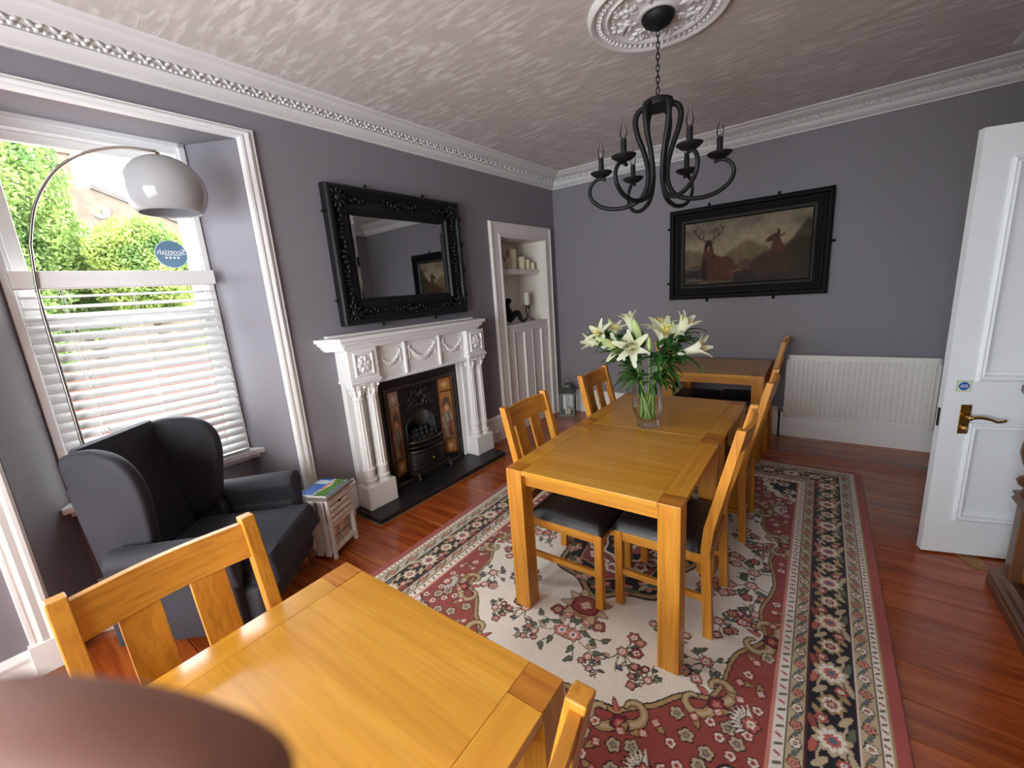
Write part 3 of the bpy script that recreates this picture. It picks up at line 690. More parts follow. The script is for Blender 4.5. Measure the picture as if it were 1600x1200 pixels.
for s,xa,xb in ((-1,-.742,-.490),(1,.490,.732)):
    xc=(xa+xb)/2; 
    MB().box(xa,xb,-.177,0,0,Z(.232)).build('plinth_block',WHITE,mp,bevel=.006)
    MB().box(xa+.012,xb-.012 if s>0 else xb-.012,-.05,0,Z(.232),Z(1.06)).build('pilaster',WHITE,mp,bevel=.003)
    # return of the jamb towards the opening
    ins=(xb-.012,xb+.045) if s<0 else (xa-.045,xa+.012)
    MB().box(ins[0],ins[1],-.035,0,0,Z(1.0)).build('jamb_slip',WHITE,mp,bevel=.003)
    for dx in (-.060,.058):
        c=MB(); n=40; prof=[]
        rings=[]
        def ring(r,z,fl): return [((r-(.006 if (fl and k%4 in(1,2)) else 0))*math.cos(2*PI*k/n),(r-(.006 if (fl and k%4 in(1,2)) else 0))*math.sin(2*PI*k/n),z) for k in range(n)]
        for r,z,fl in ((.052,.232,0),(.052,.244,0),(.046,.250,0),(.046,.258,0),(.054,.266,0),(.054,.276,0),(.042,.284,0),(.042,.345,0),(.050,.350,0),(.050,.360,0),(.041,.366,0),(.0405,.374,1),(.036,.900,1),(.0355,.906,0),(.042,.912,0),(.042,.920,0),(.034,.926,0),(.036,.940,0)): rings.append(ring(r,Z(z),fl))
        c.loft(rings); col_=c.build('column',WHITE,mp,smooth=28,M=T(xc+dx,-.112,0))
        cp=MB(); cp.lathe([(.034,.93),(.036,.95),(.044,.985),(.054,1.012),(.056,1.02)][0:] ,20,T(0,0,-.045)); cp.prism([(-.058,-.058),(0,-.048),(.058,-.058),(.048,0),(.058,.058),(0,.048),(-.058,.058),(-.048,0)],Z(1.018),Z(1.034))
        for k in range(8):
            a=k*PI/4; cp.ell((0,0,0),.010,.007,.026,8,6,T(.042*math.cos(a),.042*math.sin(a),Z(.955))@RZ(a)@RY(.35)); cp.ell((0,0,0),.008,.010,.007,8,6,T(.052*math.cos(a),.052*math.sin(a),Z(.978))@RZ(a))
        for k in range(4):
            a=PI/4+k*PI/2; cp.ell((0,0,0),.014,.008,.014,10,6,T(.058*math.cos(a),.058*math.sin(a),Z(1.003))@RZ(a))
        cp.build('capital',WHITE,col_,smooth=35)
    MB().box(xa-.006,xb+.006,-.182,0,Z(1.034),Z(1.058)).build('capital_slab',WHITE,mp,bevel=.006)
    bl=MB(); bl.box(xa+.004,xb-.012*0-.004,-.165,0,Z(1.058),Z(1.285)); blk=bl.build('end_block',WHITE,mp,bevel=.003)
    b=MB(); x0,x1=xc-.082,xc+.082; frame_sweep(b,x0,x1,Z(1.082),Z(1.262),[(0,-.165),(.004,-.175),(.014,-.177),(.020,-.167),(.022,-.166)]); b.build('rosette_frame',WHITE,blk,smooth=30)
    b=MB()
    for k in range(6):
        a=k*PI/3+.2; b.ell((0,0,0),.032,.013,.020,8,6,T(xc+.032*math.cos(a),-.169,Z(1.172)+.034*math.sin(a))@RY(-a))
        a+=PI/6; b.ell((0,0,0),.018,.007,.009,8,6,T(xc+.046*math.cos(a),-.168,Z(1.172)+.050*math.sin(a))@RY(-a))
    b.ell((xc,-.172,Z(1.172)),.013,.013,.013,8,6); b.build('rosette',WHITE,blk,smooth=True)
fr=MB(); fr.box(-.492,.492,-.115,0,Z(1.0),Z(1.285)); fz=fr.build('frieze',WHITE,mp,bevel=.002)
MB().prism([(-.115,Z(1.0)),(-.128,Z(1.0)),(-.134,Z(1.010)),(-.128,Z(1.022)),(-.115,Z(1.026))],-.492,.492,'x').build('frieze_bead',WHITE,fz,smooth=30)
for xp in (-.205,.175): MB().box(xp-.010,xp+.010,-.136,-.113,Z(1.026),Z(1.285)).build('frieze_divider',WHITE,fz,bevel=.003)
def swag(name,xa,xb,zt,dip,n,r,bow=False):
    b=MB()
    for k in range(n+1):
        t=k/n; x=xa+(xb-xa)*t; z=zt-dip*math.sin(PI*t); rr=r*(.65+.7*math.sin(PI*t)); b.ell((0,0,0),rr,.008,rr*.8,7,5,T(x,-.119,Z(z))@RY(.7*k)); b.ell((0,0,0),rr*.5,.010,rr*.5,6,4,T(x+.004,-.122,Z(z)+.006*((-1)**k)))
    for xe in (xa,xb):
        for k in range(6): b.ell((0,0,0),.009-.0008*k,.007,.014,6,4,T(xe+.004*math.sin(k*2),-.119,Z(zt)-.016*k))
        b.ell((xe,-.121,Z(zt)+.014),.013,.009,.010,7,5); b.tube(catmull([(xe-.02,-.12,Z(zt)+.03),(xe-.008,-.12,Z(zt)+.018),(xe,-.12,Z(zt)+.022),(xe+.012,-.12,Z(zt)+.016),(xe+.022,-.12,Z(zt)+.034)],4),.0035,6)
    b.build(name,WHITE,fz,smooth=True)
swag('garland_relief',-.455,-.250,1.215,.085,15,.016); swag('garland_relief',-.155,.125,1.225,.10,18,.023); swag('garland_relief',.225,.455,1.215,.085,15,.016)
sh=MB()
def shelf_poly(o,back=0): # plan with canted front corners
    xl,xr=-.865-o*0+ .0-o,.775+o; f=-.200-o; return [(xl,back),(xl,-.05-o*.3),(xl+.075,f),(xr-.075,f),(xr,-.05-o*.3),(xr,back)]
for o,za,zb in ((-.045,1.285,1.300),(-.030,1.300,1.318),(-.005,1.330,1.346),(.015,1.352,1.380)): sh.prism(shelf_poly(o),Z(za),Z(zb),'z')
sh.prism(shelf_poly(-.020),Z(1.318),Z(1.330),'z'); sh.prism(shelf_poly(.0),Z(1.346),Z(1.352),'z'); shf=sh.build('shelf',WHITE,mp,bevel=.004)
dn=MB().box(-.004,.004,-.006,.004,0,.009).mesh('dentil')
b=MB()
for k in range(110): b.box(-.76+k*.0132,-.7535+k*.0132,-.188,-.176,Z(1.3185),Z(1.3295))
tag(b.build('dentil_row',WHITE,shf),kind='stuff')
MB().box(-.80,.72,-.055,0,Z(1.380),Z(1.396)).build('back_ledge',WHITE,mp,bevel=.004)

# cast-iron insert
ins=thing('cast_iron_fireplace','black cast-iron fireplace insert with picture tiles','fireplace',FV@T(0,-.002,.045))
ip=MB(); ip.box(-.455,-.405,-.022,.0,0,Z(.998)); ip.box(.405,.455,-.022,0,0,Z(.998)); ip.box(-.405,.405,-.022,0,Z(.915),Z(.998)); ip.build('black_surround',SLATE,ins)
SP=R(18); PX,PW_=.365,.148; IX=PX-PW_*math.cos(SP); IY=-.02+PW_*math.sin(SP)
ML=T(-PX,-.02,0)@RZ(SP); MR=T(IX,IY,0)@RZ(-SP)
OX0,OX1=-.180,.180          # fire opening
b=MB(); frame_sweep(b,-.408,.408,-.02,Z(.918),[(0,-.022),(.004,-.036),(.016,-.040),(.026,-.032),(.034,-.030),(.044,-.020),(.044,.0),(0,0)]); b.build('outer_moulding',IRONB,ins,smooth=30)
for Mx in (ML,MR): MB().box(-.004,PW_+.004,.0,.012,0,Z(.885),Mx).build('tile_cheek',IRON,ins)
n=18; pts=[(-IX,Z(.885)),(-IX,0),(OX0,0),(OX0,Z(.53))]+[(OX0+(OX1-OX0)*k/n, Z(.53)+.115*math.sin(PI*k/n)) for k in range(1,n)]+[(OX1,Z(.53)),(OX1,0),(IX,0),(IX,Z(.885))]
bk=MB(); bk.prism(pts,IY,IY+.012,'y'); bk.prism([(-PX,-.02),(PX,-.02),(IX,IY+.01),(-IX,IY+.01)],Z(.88),Z(.89),'z'); bk.build('face_plate',IRON,ins)
b=MB(); arc=[(OX0+(OX1-OX0)*k/n,IY-.004, Z(.53)+.115*math.sin(PI*k/n)) for k in range(n+1)]
b.tube([(OX0,IY-.004,.06)]+arc+[(OX1,IY-.004,.06)],.010,8); b.build('arch_bead',IRON,ins,smooth=True)
# hood relief: scrolling leaves
b=MB(); cx=(OX0+OX1)/2; yh=IY-.006
for s in (-1,1):
    for (x,z,rr,a0) in ((.05,.78,.035,0),(.10,.74,.032,1),(.14,.69,.026,2),(.055,.70,.030,.5),(.09,.82,.024,1.5),(.03,.85,.02,.3)):
        P=[(cx+s*(x+rr*(1-q*.8)*math.cos(a0+5*q)),yh-.006*q,Z(z)+rr*(1-q*.8)*math.sin(a0+5*q)) for q in np.linspace(0,1,12)]; b.tube(P,[.0055]*11+[.003],6)
    for k in range(6): b.ell((0,0,0),.022,.007,.008,7,5,T(cx+s*(.02+.02*k),yh,Z(.69+.03*(k%3)))@RY(-s*(.5+.3*k)))
for k in range(7): b.ell((0,0,0),.008,.008,.024,7,5,T(cx+(k-3)*.012,yh,Z(.78)+.01*abs(k-3))@RY((k-3)*.18))
b.build('hood_relief',IRONB,ins,smooth=True)
cav=MB()
def cavp(u,v):
    a=PI*u; return ((OX0+OX1)/2-(OX1-OX0)/2*1.04*math.cos(a)*(1-.12*v), IY+.012+.19*math.sin(a)*(1-.3*v), .0+Z(.68)*v)
cav.grid(cavp,14,8); cav.build('fireback',paint('fireback_iron',(.09,.095,.095,1),.28,.3,6,metal=.5),ins,smooth=True)
for k in range(17):
    x=OX0+.035+(k%6)*.056+random.uniform(-.01,.01); row=k//6; c=MB(); c.ell((0,0,0),.034,.028,.026,7,5,RZ(random.random()*3)@RX(random.random()*3))
    c.v=[(p[0]*(1+random.uniform(-.15,.15)),p[1]*(1+random.uniform(-.15,.15)),p[2]*(1+random.uniform(-.15,.15))) for p in c.v]
    c.build('coal',COAL,ins,M=T(min(x+.012*row,.15),IY+.03+.025*row,Z(.36)+.035*row))
MB().box(OX0+.02,OX1-.02,IY,IY+.12,Z(.315),Z(.335)).build('coal_bed',IRON,ins)
gx0,gx1=-.215,.200; GY=IY-.01
def gpt(k,n,d): return (gx0+(gx1-gx0)*k/n,GY-d*(math.sin(PI*k/n))**.45)
def bar(z,r,mat=IRONB,d=.105,name='grate_bar'):
    b=MB(); b.tube([gpt(k,12,d)+(z,) for k in range(13)],r,8); return b.build(name,mat,ins,smooth=True)
for z,r in ((.385,.011),(.340,.009),(.298,.011)): bar(Z(z),r,IRON if r<.01 else IRONB)
n=12; rings=[[(gpt(k,n,.100)[0],gpt(k,n,.100)[1]+dy,z) for dy,z in ((0,Z(.13)),(0,Z(.28)),(.010,Z(.28)),(.010,Z(.13)))] for k in range(n+1)]
b=MB(); b.loft(rings); b.build('ash_pan_cover',IRON,ins,smooth=35)
for k in range(4): bar(Z(.15+.034*k),.0065,IRON,.105,'cover_rib')
b=MB(); b.box(gx0-.01,gx1+.01,GY-.115,GY-.01,Z(.098),Z(.128)); b.build('grate_ledge',IRONB,ins,bevel=.006)
for x in (gx0+.02,gx1-.02):
    b=MB(); b.tube(catmull([(x,GY-.10,Z(.115)),(x,GY-.115,Z(.09)),(x,GY-.117,Z(.07)),(x,GY-.13,Z(.056))],4),[.016,.015,.014,.013,.012,.012,.012,.013,.014,.015,.016,.016,.011],8); b.build('grate_foot',IRONB,ins,smooth=True)
MB().ell((-.01,GY-.112,Z(.205)),.012,.012,.012,10,6).build('damper_knob',BRASS,ins,smooth=True)
# tiles: five on each side, the middle three make one figure in a pointed niche
TILE=vcol('glazed_picture_tile',.12,0,1,.6,.4)
def tile_img(kind,ph,w_=20,h_=20):
    xs=np.linspace(-1,1,w_); zs=np.linspace(-1,1,h_); X_,Z_=np.meshgrid(xs,zs); im=np.empty((h_,w_,3)); im[:]=npl(160,112,66)
    im*= (1+.25*np.sin(9*X_+3*np.sin(7*Z_))*np.cos(8*Z_))[...,None]
    edge=(np.abs(X_)>.88)|((np.abs(Z_)>.88)&(kind=='sq')); im[edge]=npl(120,66,30)
    if kind=='sq':
        r_=np.hypot(X_,Z_); im[r_<.5]=npl(184,136,86); im[r_<.3]=npl(204,168,120)
    else:
        zz=Z_+2*(ph)      # ph -1,0,1 : position in the three-tile figure
        arch=(np.abs(X_)<.72)&(zz< 2.3-1.1*X_**2*1.4); im[arch]=npl(120,92,66)
        im[(np.abs(X_)<.40)&(zz>.9)&(zz<2.0)]=npl(84,70,60)
        body=(np.abs(X_)<.62-.10*np.sin(zz*3))&(zz<.55)&(zz>-2.7); im[body]=npl(150,134,110)
        im[body&(np.sin(X_*9+zz*2.2)>.55)]=npl(96,86,76); im[body&(zz<-.9)&(X_>.0)]=npl(112,62,48)
        face=np.hypot(X_/.30,(zz-.75)/.42)<1; im[np.hypot(X_/.42,(zz-.80)/.58)<1]=npl(142,74,40); im[face]=npl(206,150,116)
    return np.clip(im,0,1)
BISC=paint('tile_biscuit',(.25,.12,.05,1),.5)
for Mx in (ML,MR):
    xa,xb=.006,PW_-.006
    for za,zb,kd,ph in [(.742,.872,'sq',0),(.604,.738,'fig',1),(.438,.601,'fig',0),(.272,.435,'fig',-1),(.124,.266,'sq',0)]:
        Mt=Mx@T(0,-.005,0)@RX(PI/2); t_=grid_color_obj('tile',tile_img(kd,ph),xa,xb,Z(za),Z(zb),0,TILE,ins,Mt)
        MB().box(xa,xb,-.0048,.0,Z(za),Z(zb),Mx).build('tile_body',BISC,t_,M=Mt.inverted())
    for za in (.740,.269): MB().box(xa-.003,xb+.003,-.010,-.001,Z(za)-.004,Z(za)+.004,Mx).build('tile_strip',BRASS,ins)

# ================================================================== mirror
mr=thing('wall_mirror','large mirror in a black carved baroque frame over the mantelpiece','mirror',LW@T(.004,2.433,1.943)@RZ(PI/2))
def ornate_frame(root,hw,hh,iw,ih,depth,seed,orn=True,mat=EBONY):
    b=MB(); wd=hw-iw
    pr=[(0,0),(0,-depth*.75),(.010,-depth*.95),(.024,-depth),(.038,-depth*.92),(.046,-depth*.72),(wd*.42,-depth*.46),(wd*.60,-depth*.48),(wd*.70,-depth*.60),(wd*.78,-depth*.58),(wd*.84,-depth*.38),(wd*.93,-depth*.34),(wd,-depth*.16),(wd,0)]
    frame_sweep(b,-hw,hw,-hh,hh,pr); f=b.build('frame',mat,root,smooth=32)
    rs=random.Random(seed)
    if orn:
        for (cx,cz,sx,sz) in ((-hw,-hh,1,1),(hw,-hh,-1,1),(hw,hh,-1,-1),(-hw,hh,1,-1)):
            b=MB()
            for k in range(10):
                a=k*.66; P=[(cx+sx*(wd*.45+.05*math.cos(a)),-depth*.8,cz+sz*(wd*.45+.05*math.sin(a)))]; b.ell((0,0,0),.030,.014,.013,8,5,T(*P[0])@RY(-a*sx*sz))
            for k in range(5):
                b.ell((0,0,0),.026-.003*k,.014,.012,8,5,T(cx+sx*(wd*.45+.08+.032*k),-depth*.72,cz+sz*(wd*.45+.012*(k%2)))@RY(.5*k)); b.ell((0,0,0),.012,.014,.026-.003*k,8,5,T(cx+sx*(wd*.45+.012*(k%2)),-depth*.72,cz+sz*(wd*.45+.08+.032*k))@RY(.4*k))
            b.ell((cx+sx*wd*.45,-depth*.85,cz+sz*wd*.45),.03,.02,.03,10,6); b.build('corner_acanthus',mat,f,smooth=True)
        for (L,vert,sg) in ((hw,0,1),(hw,0,-1),(hh,1,1),(hh,1,-1)):
            b=MB()
            for k in range(-5,6):
                u=k*.034; o_=(hh if not vert else hw)-wd*.45+.010*math.cos(k*1.3); rr=.028-.003*abs(k)
                p=(u,-depth*.78,sg*o_) if not vert else (sg*o_,-depth*.78,u); b.ell((0,0,0),rr,.016,rr*.55,8,5,T(*p)@RY(k*.5)); 
                q=(u,-depth*.70,sg*(o_+.030*math.sin(k*1.7))) if not vert else (sg*(o_+.030*math.sin(k*1.7)),-depth*.70,u); b.ell((0,0,0),rr*.5,.012,rr*.5,7,5,T(*q))
            b.build('centre_cartouche',mat,f,smooth=True)
        bead=MB().ell((0,0,0),.011,.009,.009,6,4).mesh('frame_bead',True)
        b=MB(); step=.024
        nx=int(2*(iw+.02)/step); nz_=int(2*(ih+.02)/step)
        for i in range(nx+1):
            for sg in (-1,1): b.ell((-(iw+.02)+i*step,-depth*.52,sg*(ih+wd*.28)),.009,.008,.010,6,4)
        for i in range(nz_+1):
            for sg in (-1,1): b.ell((sg*(iw+wd*.28),-depth*.52,-(ih+.02)+i*step),.010,.008,.009,6,4)
        tag(b.build('beading',mat,f,smooth=True),kind='stuff')
    for (x,z,dx,dz) in ((-hw*.46,hh,0,1),(hw*.40,hh,0,1),(-hw*.46,-hh,0,-1),(hw*.40,-hh,0,-1),(-hw,hh*.62,-1,0),(-hw,-hh*.62,-1,0),(hw,hh*.0,1,0)):
        b=MB(); b.tube([(x-dx*.01,-depth*.4,z-dz*.01),(x+dx*.012,-depth*.4,z+dz*.012)],.009,8); b.ell((x+dx*.020,-depth*.4,z+dz*.020),.013,.012,.012,8,6); b.build('edge_knob',mat,f,smooth=True)
    return f
f=ornate_frame(mr,.648,.492,.447,.338,.080,3)
b=MB()   # scrolling openwork on the right-hand edge
for k in range(11):
    z=-.40+k*.075; b.ell((0,0,0),.022,.020,.030,8,6,T(.642+.012*math.sin(k*2.1),-.055,z)@RY(.6*math.sin(k))); b.ell((.658+.006*math.cos(k*1.7),-.045,z+.035),.012,.014,.016,8,5)
b.build('edge_scrolls',EBONY,f,smooth=True)
MB().box(-.452,.452,-.018,-.012,-.342,.342).build('mirror_glass',MIRROR,mr)
b=MB(); frame_sweep(b,-.450,.450,-.340,.340,[(0,-.018),(0,-.022),(.022,-.0185),(.022,-.018)]); b.build('bevelled_edge',MIRROR,mr)
MB().box(-.6,.6,-.012,0,-.43,.43).build('backboard',DARKWOOD[0],mr)

# ================================================================== picture of a stag in a highland loch
pc=thing('framed_picture','dark framed painting of deer in misty hills on the back wall','picture',BW@T(2.1205,D-.004,1.846))
HW,HH,IW,IH=.688,.452,.541,.307
f=ornate_frame(pc,HW,HH,IW+.03,IH+.03,.070,9,orn=False,mat=paint('matt_black_frame',(.007,.007,.007,1),.6,.2,20,.1,70,spec=.12))
b=MB(); frame_sweep(b,-IW-.034,IW+.034,-IH-.034,IH+.034,[(0,-.034),(.006,-.040),(.014,-.036),(.034,-.022),(.036,-.012),(0,-.012)]); b.build('slip',paint('pewter_slip',(.06,.058,.052,1),.5,.2,8,metal=.3,spec=.2),f,smooth=30)
b=MB(); frame_sweep(b,-IW-.012,IW+.012,-IH-.012,IH+.012,[(0,-.03),(.004,-.034),(.010,-.030),(.012,-.02)]); b.build('inner_bead',EBONY,f)
def paint_scene():
    W_,H_=300,170; x=np.linspace(0,1.764,W_); z=np.linspace(0,1,H_); X_,Z_=np.meshgrid(x,z); rs=np.random.default_rng(4)
    def fbm(sx,sz,seed,o=4):
        r_=np.random.default_rng(seed); out=np.zeros_like(X_); amp=1
        for k in range(o):
            fx,fz=sx*2**k,sz*2**k; g=r_.random((int(fz)+3,int(fx*1.8)+3)); a=X_*fx; c=Z_*fz; i=a.astype(int); j=c.astype(int); fa=a-i; fc=c-j; fa=fa*fa*(3-2*fa); fc=fc*fc*(3-2*fc)
            out+=amp*((g[j,i]*(1-fa)+g[j,i+1]*fa)*(1-fc)+(g[j+1,i]*(1-fa)+g[j+1,i+1]*fa)*fc); amp*=.5
        return out/ (2-2**(1-o))
    L=lambda a,b_,t: a+(b_-a)*t[...,None]
    n1=fbm(3,4,1); im=L(npl(150,138,112),npl(104,98,88),np.clip(n1*1.4-.2,0,1)); im=L(im,np.broadcast_to(npl(168,152,120),im.shape),np.clip(.9-np.abs(Z_-.62)*4,0,1)*.6)
    def hill(base,amp,seed,col,sx=3,mixv=1.0):
        h=base(X_)+amp*(fbm(sx,1,seed)-.5); m_=Z_<h; t=np.clip((h-Z_)*16,0,1)*mixv
        im[m_]=(im*(1-t[...,None])+np.broadcast_to(col,im.shape)*t[...,None])[m_]
    hill(lambda X_: .62-.25*np.abs(X_-.05)/.6,.1,5,npl(92,84,66),3,.8)
    hill(lambda X_: .40+.28*np.clip(1-np.abs(X_-.95)/.45,0,1),.08,6,npl(104,90,62),4,.8)
    hill(lambda X_: .22+.42*np.clip((X_-.55)/1.1,0,1),.10,7,npl(74,60,42),4,.9)
    hill(lambda X_: .30+.60*np.clip((X_-1.32)/.40,0,1),.10,8,npl(60,52,42),5,.9)
    hill(lambda X_: .24+0*X_,.08,9,npl(62,54,44),5,1)
    w_=(Z_<.30)&(X_<.75); im[w_]=(L(npl(52,48,44),npl(110,102,90),np.clip(fbm(6,26,11)*1.6-.4,0,1)))[w_]
    im*= (.8+.4*fbm(12,12,12))[...,None]
    def poly(pts,col,soft=None):
        from math import inf
        inside=np.zeros_like(X_,bool); n=len(pts)
        for i in range(n):
            (x1,z1_),(x2,z2_)=pts[i],pts[(i+1)%n]; c=((z1_>Z_)!=(z2_>Z_))&(X_<(x2-x1)*(Z_-z1_)/(z2_-z1_+1e-9)+x1); inside^=c
        im[inside]=(col*(.7+.6*fbm(10,10,13)[...,None]))[inside]
    def stroke(pts,w0,col):
        for p in catmull([(a,c,0) for a,c in pts],8): im[np.hypot(X_-p.x,Z_-p.y)<w0]=col
    br=npl(84,58,44); dk=npl(52,36,28); tn=npl(122,92,66)
    # an invented stag standing in the water, head up, seen three-quarter from the front
    poly([(.28,.05),(.26,.30),(.28,.46),(.305,.58),(.345,.62),(.40,.64),(.44,.60),(.455,.50),(.50,.445),(.58,.425),(.68,.42),(.74,.37),(.765,.28),(.75,.12),(.70,.05)],br)
    poly([(.27,.10),(.265,.32),(.29,.46),(.33,.40),(.36,.20),(.36,.06)],dk*1.15)
    poly([(.30,.56),(.315,.66),(.35,.71),(.40,.71),(.43,.66),(.42,.58),(.385,.53),(.35,.53)],dk); poly([(.345,.55),(.35,.61),(.39,.61),(.395,.55),(.37,.52)],tn)
    poly([(.27,.68),(.315,.70),(.325,.66)],tn); poly([(.425,.64),(.43,.69),(.475,.69)],br)
    for s,x0 in ((-1,.335),(1,.405)):
        stroke([(x0,.70),(x0+s*.06,.73),(x0+s*.14,.79),(x0+s*.17,.87),(x0+s*.13,.93)],.008,dk); stroke([(x0+s*.05,.725),(x0+s*.04,.80),(x0+s*.05,.86)],.006,dk); stroke([(x0+s*.12,.77),(x0+s*.09,.84),(x0+s*.08,.90)],.006,dk); stroke([(x0+s*.165,.84),(x0+s*.20,.90)],.006,dk)
    # two hinds on the slope, heads lifted
    poly([(.92,.16),(1.00,.28),(1.10,.38),(1.24,.45),(1.40,.47),(1.52,.42),(1.56,.28),(1.50,.14),(1.20,.08)],npl(74,56,46))
    poly([(1.26,.42),(1.27,.54),(1.30,.63),(1.37,.64),(1.42,.52),(1.44,.42)],br*1.05); poly([(1.18,.60),(1.22,.65),(1.30,.70),(1.37,.69),(1.38,.62),(1.30,.585),(1.22,.575)],br*.9)
    poly([(1.33,.68),(1.34,.76),(1.37,.75),(1.37,.68)],dk); poly([(1.36,.66),(1.45,.70),(1.44,.66),(1.38,.63)],tn)
    poly([(.80,.22),(.84,.34),(.94,.36),(1.0,.28),(.98,.18)],npl(86,66,52)); stroke([(.74,.17),(.80,.20),(.86,.19)],.012,tn)
    im*=(.75+.5*fbm(7,7,31)+.35*(fbm(24,24,32)-.5))[...,None]
    for _ in range(2):
        q=im.copy(); q[1:-1,1:-1]=(im[1:-1,1:-1]*2+im[:-2,1:-1]+im[2:,1:-1]+im[1:-1,:-2]+im[1:-1,2:])/6; im=q
    return np.clip(im,0,1)*.85
cv=grid_color_obj('canvas',paint_scene(),-IW,IW,-IH,IH,0,vcol('oil_paint',.65,.1,90,.12),pc,RX(PI/2)@T(0,0,.018))
MB().box(-.6,.6,-.0175,0,-.36,.36).build('backboard',DARKWOOD[0],pc)

# ================================================================== alcove cupboard in the left wall
cb=thing('trim_13',None,None,LW,kind='structure'); cb['label']='white architrave of the alcove cupboard'
pr=[(0,0),(.022,0),(.030,.09),(.026,.18),(.020,.23),(.020,.78),(.026,.84),(.032,.90),(.024,.97),(.010,1),(0,1)]
casing3(3.735,4.588,2.185,.169,.134,.150,pr,CREAM,['left_casing','right_casing','head_casing'],None,cb)
nc=thing('alcove_niche',None,None,LW,kind='structure'); nc['label']='cream painted alcove above the cupboard door'; nc.name='wall_niche'
b=MB(); b.box(-.40,-.38,3.735,4.588,1.2,2.19); b.box(-.38,-.0,3.728,3.738,1.2,2.19); b.prism([(0,4.592),(-.38,4.592),(-.38,4.56),(0,4.586)],1.2,2.19); b.box(-.38,0,3.73,4.59,2.180,2.19); b.build('lining',NICHE,nc)
MB().box(-.38,.012,3.736,4.587,1.215,1.245).build('ledge',CREAM,nc,bevel=.004)
sf=tag(MB().box(-.37,-.07,3.742,4.562,1.800,1.858).build('alcove_shelf',CREAM,M=LW,bevel=.004),'cream shelf fixed in the alcove under the ivory candles','shelf')
cd_=thing('alcove_cupboard_door','cream two-panelled cupboard door under the alcove','cupboard door',LW)
b=MB(); za,zb=.13,1.212; ys=[3.737,3.872,4.096,4.238,4.452,4.586]
for k in (0,2,4): b.box(-.030,-.002,ys[k],ys[k+1],za,zb)
b.box(-.030,-.002,ys[1],ys[2],za,za+.12); b.box(-.030,-.002,ys[3],ys[4],za,za+.12); b.box(-.030,-.002,ys[1],ys[2],zb-.055,zb); b.box(-.030,-.002,ys[3],ys[4],zb-.055,zb)
b.build('door_frame',CREAM,cd_,bevel=.002)
for k in (1,3):
    MB().box(-.026,-.018,ys[k],ys[k+1],za+.12,zb-.055).build('door_panel',CREAM,cd_)
    b=MB(); frame_sweep(b,ys[k],ys[k+1],za+.12,zb-.055,[(0,.002),(.004,-.004),(.012,-.002),(.020,.010),(.022,.018),(0,.018)]); b.build('panel_bead',CREAM,cd_,M=RZ(PI/2)@S3(1,1,1),smooth=30)
MB().box(-.032,.0,3.736,4.587,0,.128).build('toe_board',CREAM,cd_)
MB().box(-.001,.004,4.548,4.566,1.05,1.12).build('latch',paint('greenish_latch',(.45,.46,.36,1),.5),cd_)

# candles on the alcove shelf
def pillar(x,y,z,r,h,label,mat=WAX,tilt=0):
    t=thing('pillar_candle',label,'candle',LW@T(x,y,z)@RX(tilt),'ivory candles on the alcove shelf'); MB().lathe([(0,0),(r*.96,0),(r,.004),(r*1.01,h*.5),(r,h-.004),(r*.86,h),(r*.6,h-.006),(0,h-.008)],20).build('wax',mat,t,smooth=35); MB().tube([(0,0,h-.01),(.001,0,h+.006),(.003,0,h+.012)],.0015,5).build('wick',BLACK,t); return t
for x,y,r,h,lb in ((-.20,4.20,.058,.235,'tallest ivory pillar candle in the middle of the alcove shelf'),(-.17,4.065,.034,.135,'slim ivory candle just left of the tallest one'),(-.16,3.965,.030,.085,'short ivory candle at the left end of the alcove shelf'),(-.15,4.322,.042,.150,'ivory candle just right of the tallest one'),(-.13,4.412,.034,.115,'medium ivory candle second from the right end of the shelf'),(-.11,4.488,.030,.082,'short ivory candle at the right end of the alcove shelf'),(-.26,4.36,.036,.165,'ivory candle standing behind the right-hand candles'),(-.20,4.01,.024,.11,'thin ivory candle behind the left-hand ones'),(-.27,4.13,.030,.19,'ivory candle partly hidden behind the tallest')):
    pillar(x,y,1.858,r,h,lb)
# scroll candlestick with a white candle
cs=thing('candlestick','black scrolled iron candlestick in the alcove','candlestick',LW@T(-.12,4.335,1.245))
b=MB()
for k in range(3):
    a=k*2*PI/3+.5; P=[(.012,0,.17),(.030,0,.12),(.012,0,.08),(.020,0,.035),(.055,0,.006),(.075,0,.018),(.062,0,.032)]; b.tube([RZ(a)@Vector(p) for p in catmull(P,5)],.005,6)
    P=[(.012,0,.165),(.05,0,.150),(.062,0,.175),(.045,0,.185)]; b.tube([RZ(a+1)@Vector(p) for p in catmull(P,5)],.004,6)
b.build('scroll_stand',BLACK,cs,smooth=True); MB().lathe([(0,.175),(.030,.178),(.048,.190),(.046,.194),(0,.190)],20).build('drip_pan',BLACK,cs,smooth=40)
t=thing('white_candle','white candle on the iron candlestick in the alcove','candle',LW@T(-.12,4.335,1.437)); MB().lathe([(0,0),(.034,0),(.035,.05),(.034,.148),(.028,.152),(0,.146)],20).build('wax',WAXW,t,smooth=40); MB().tube([(0,0,.146),(.002,0,.162)],.0015,5).build('wick',BLACK,t)
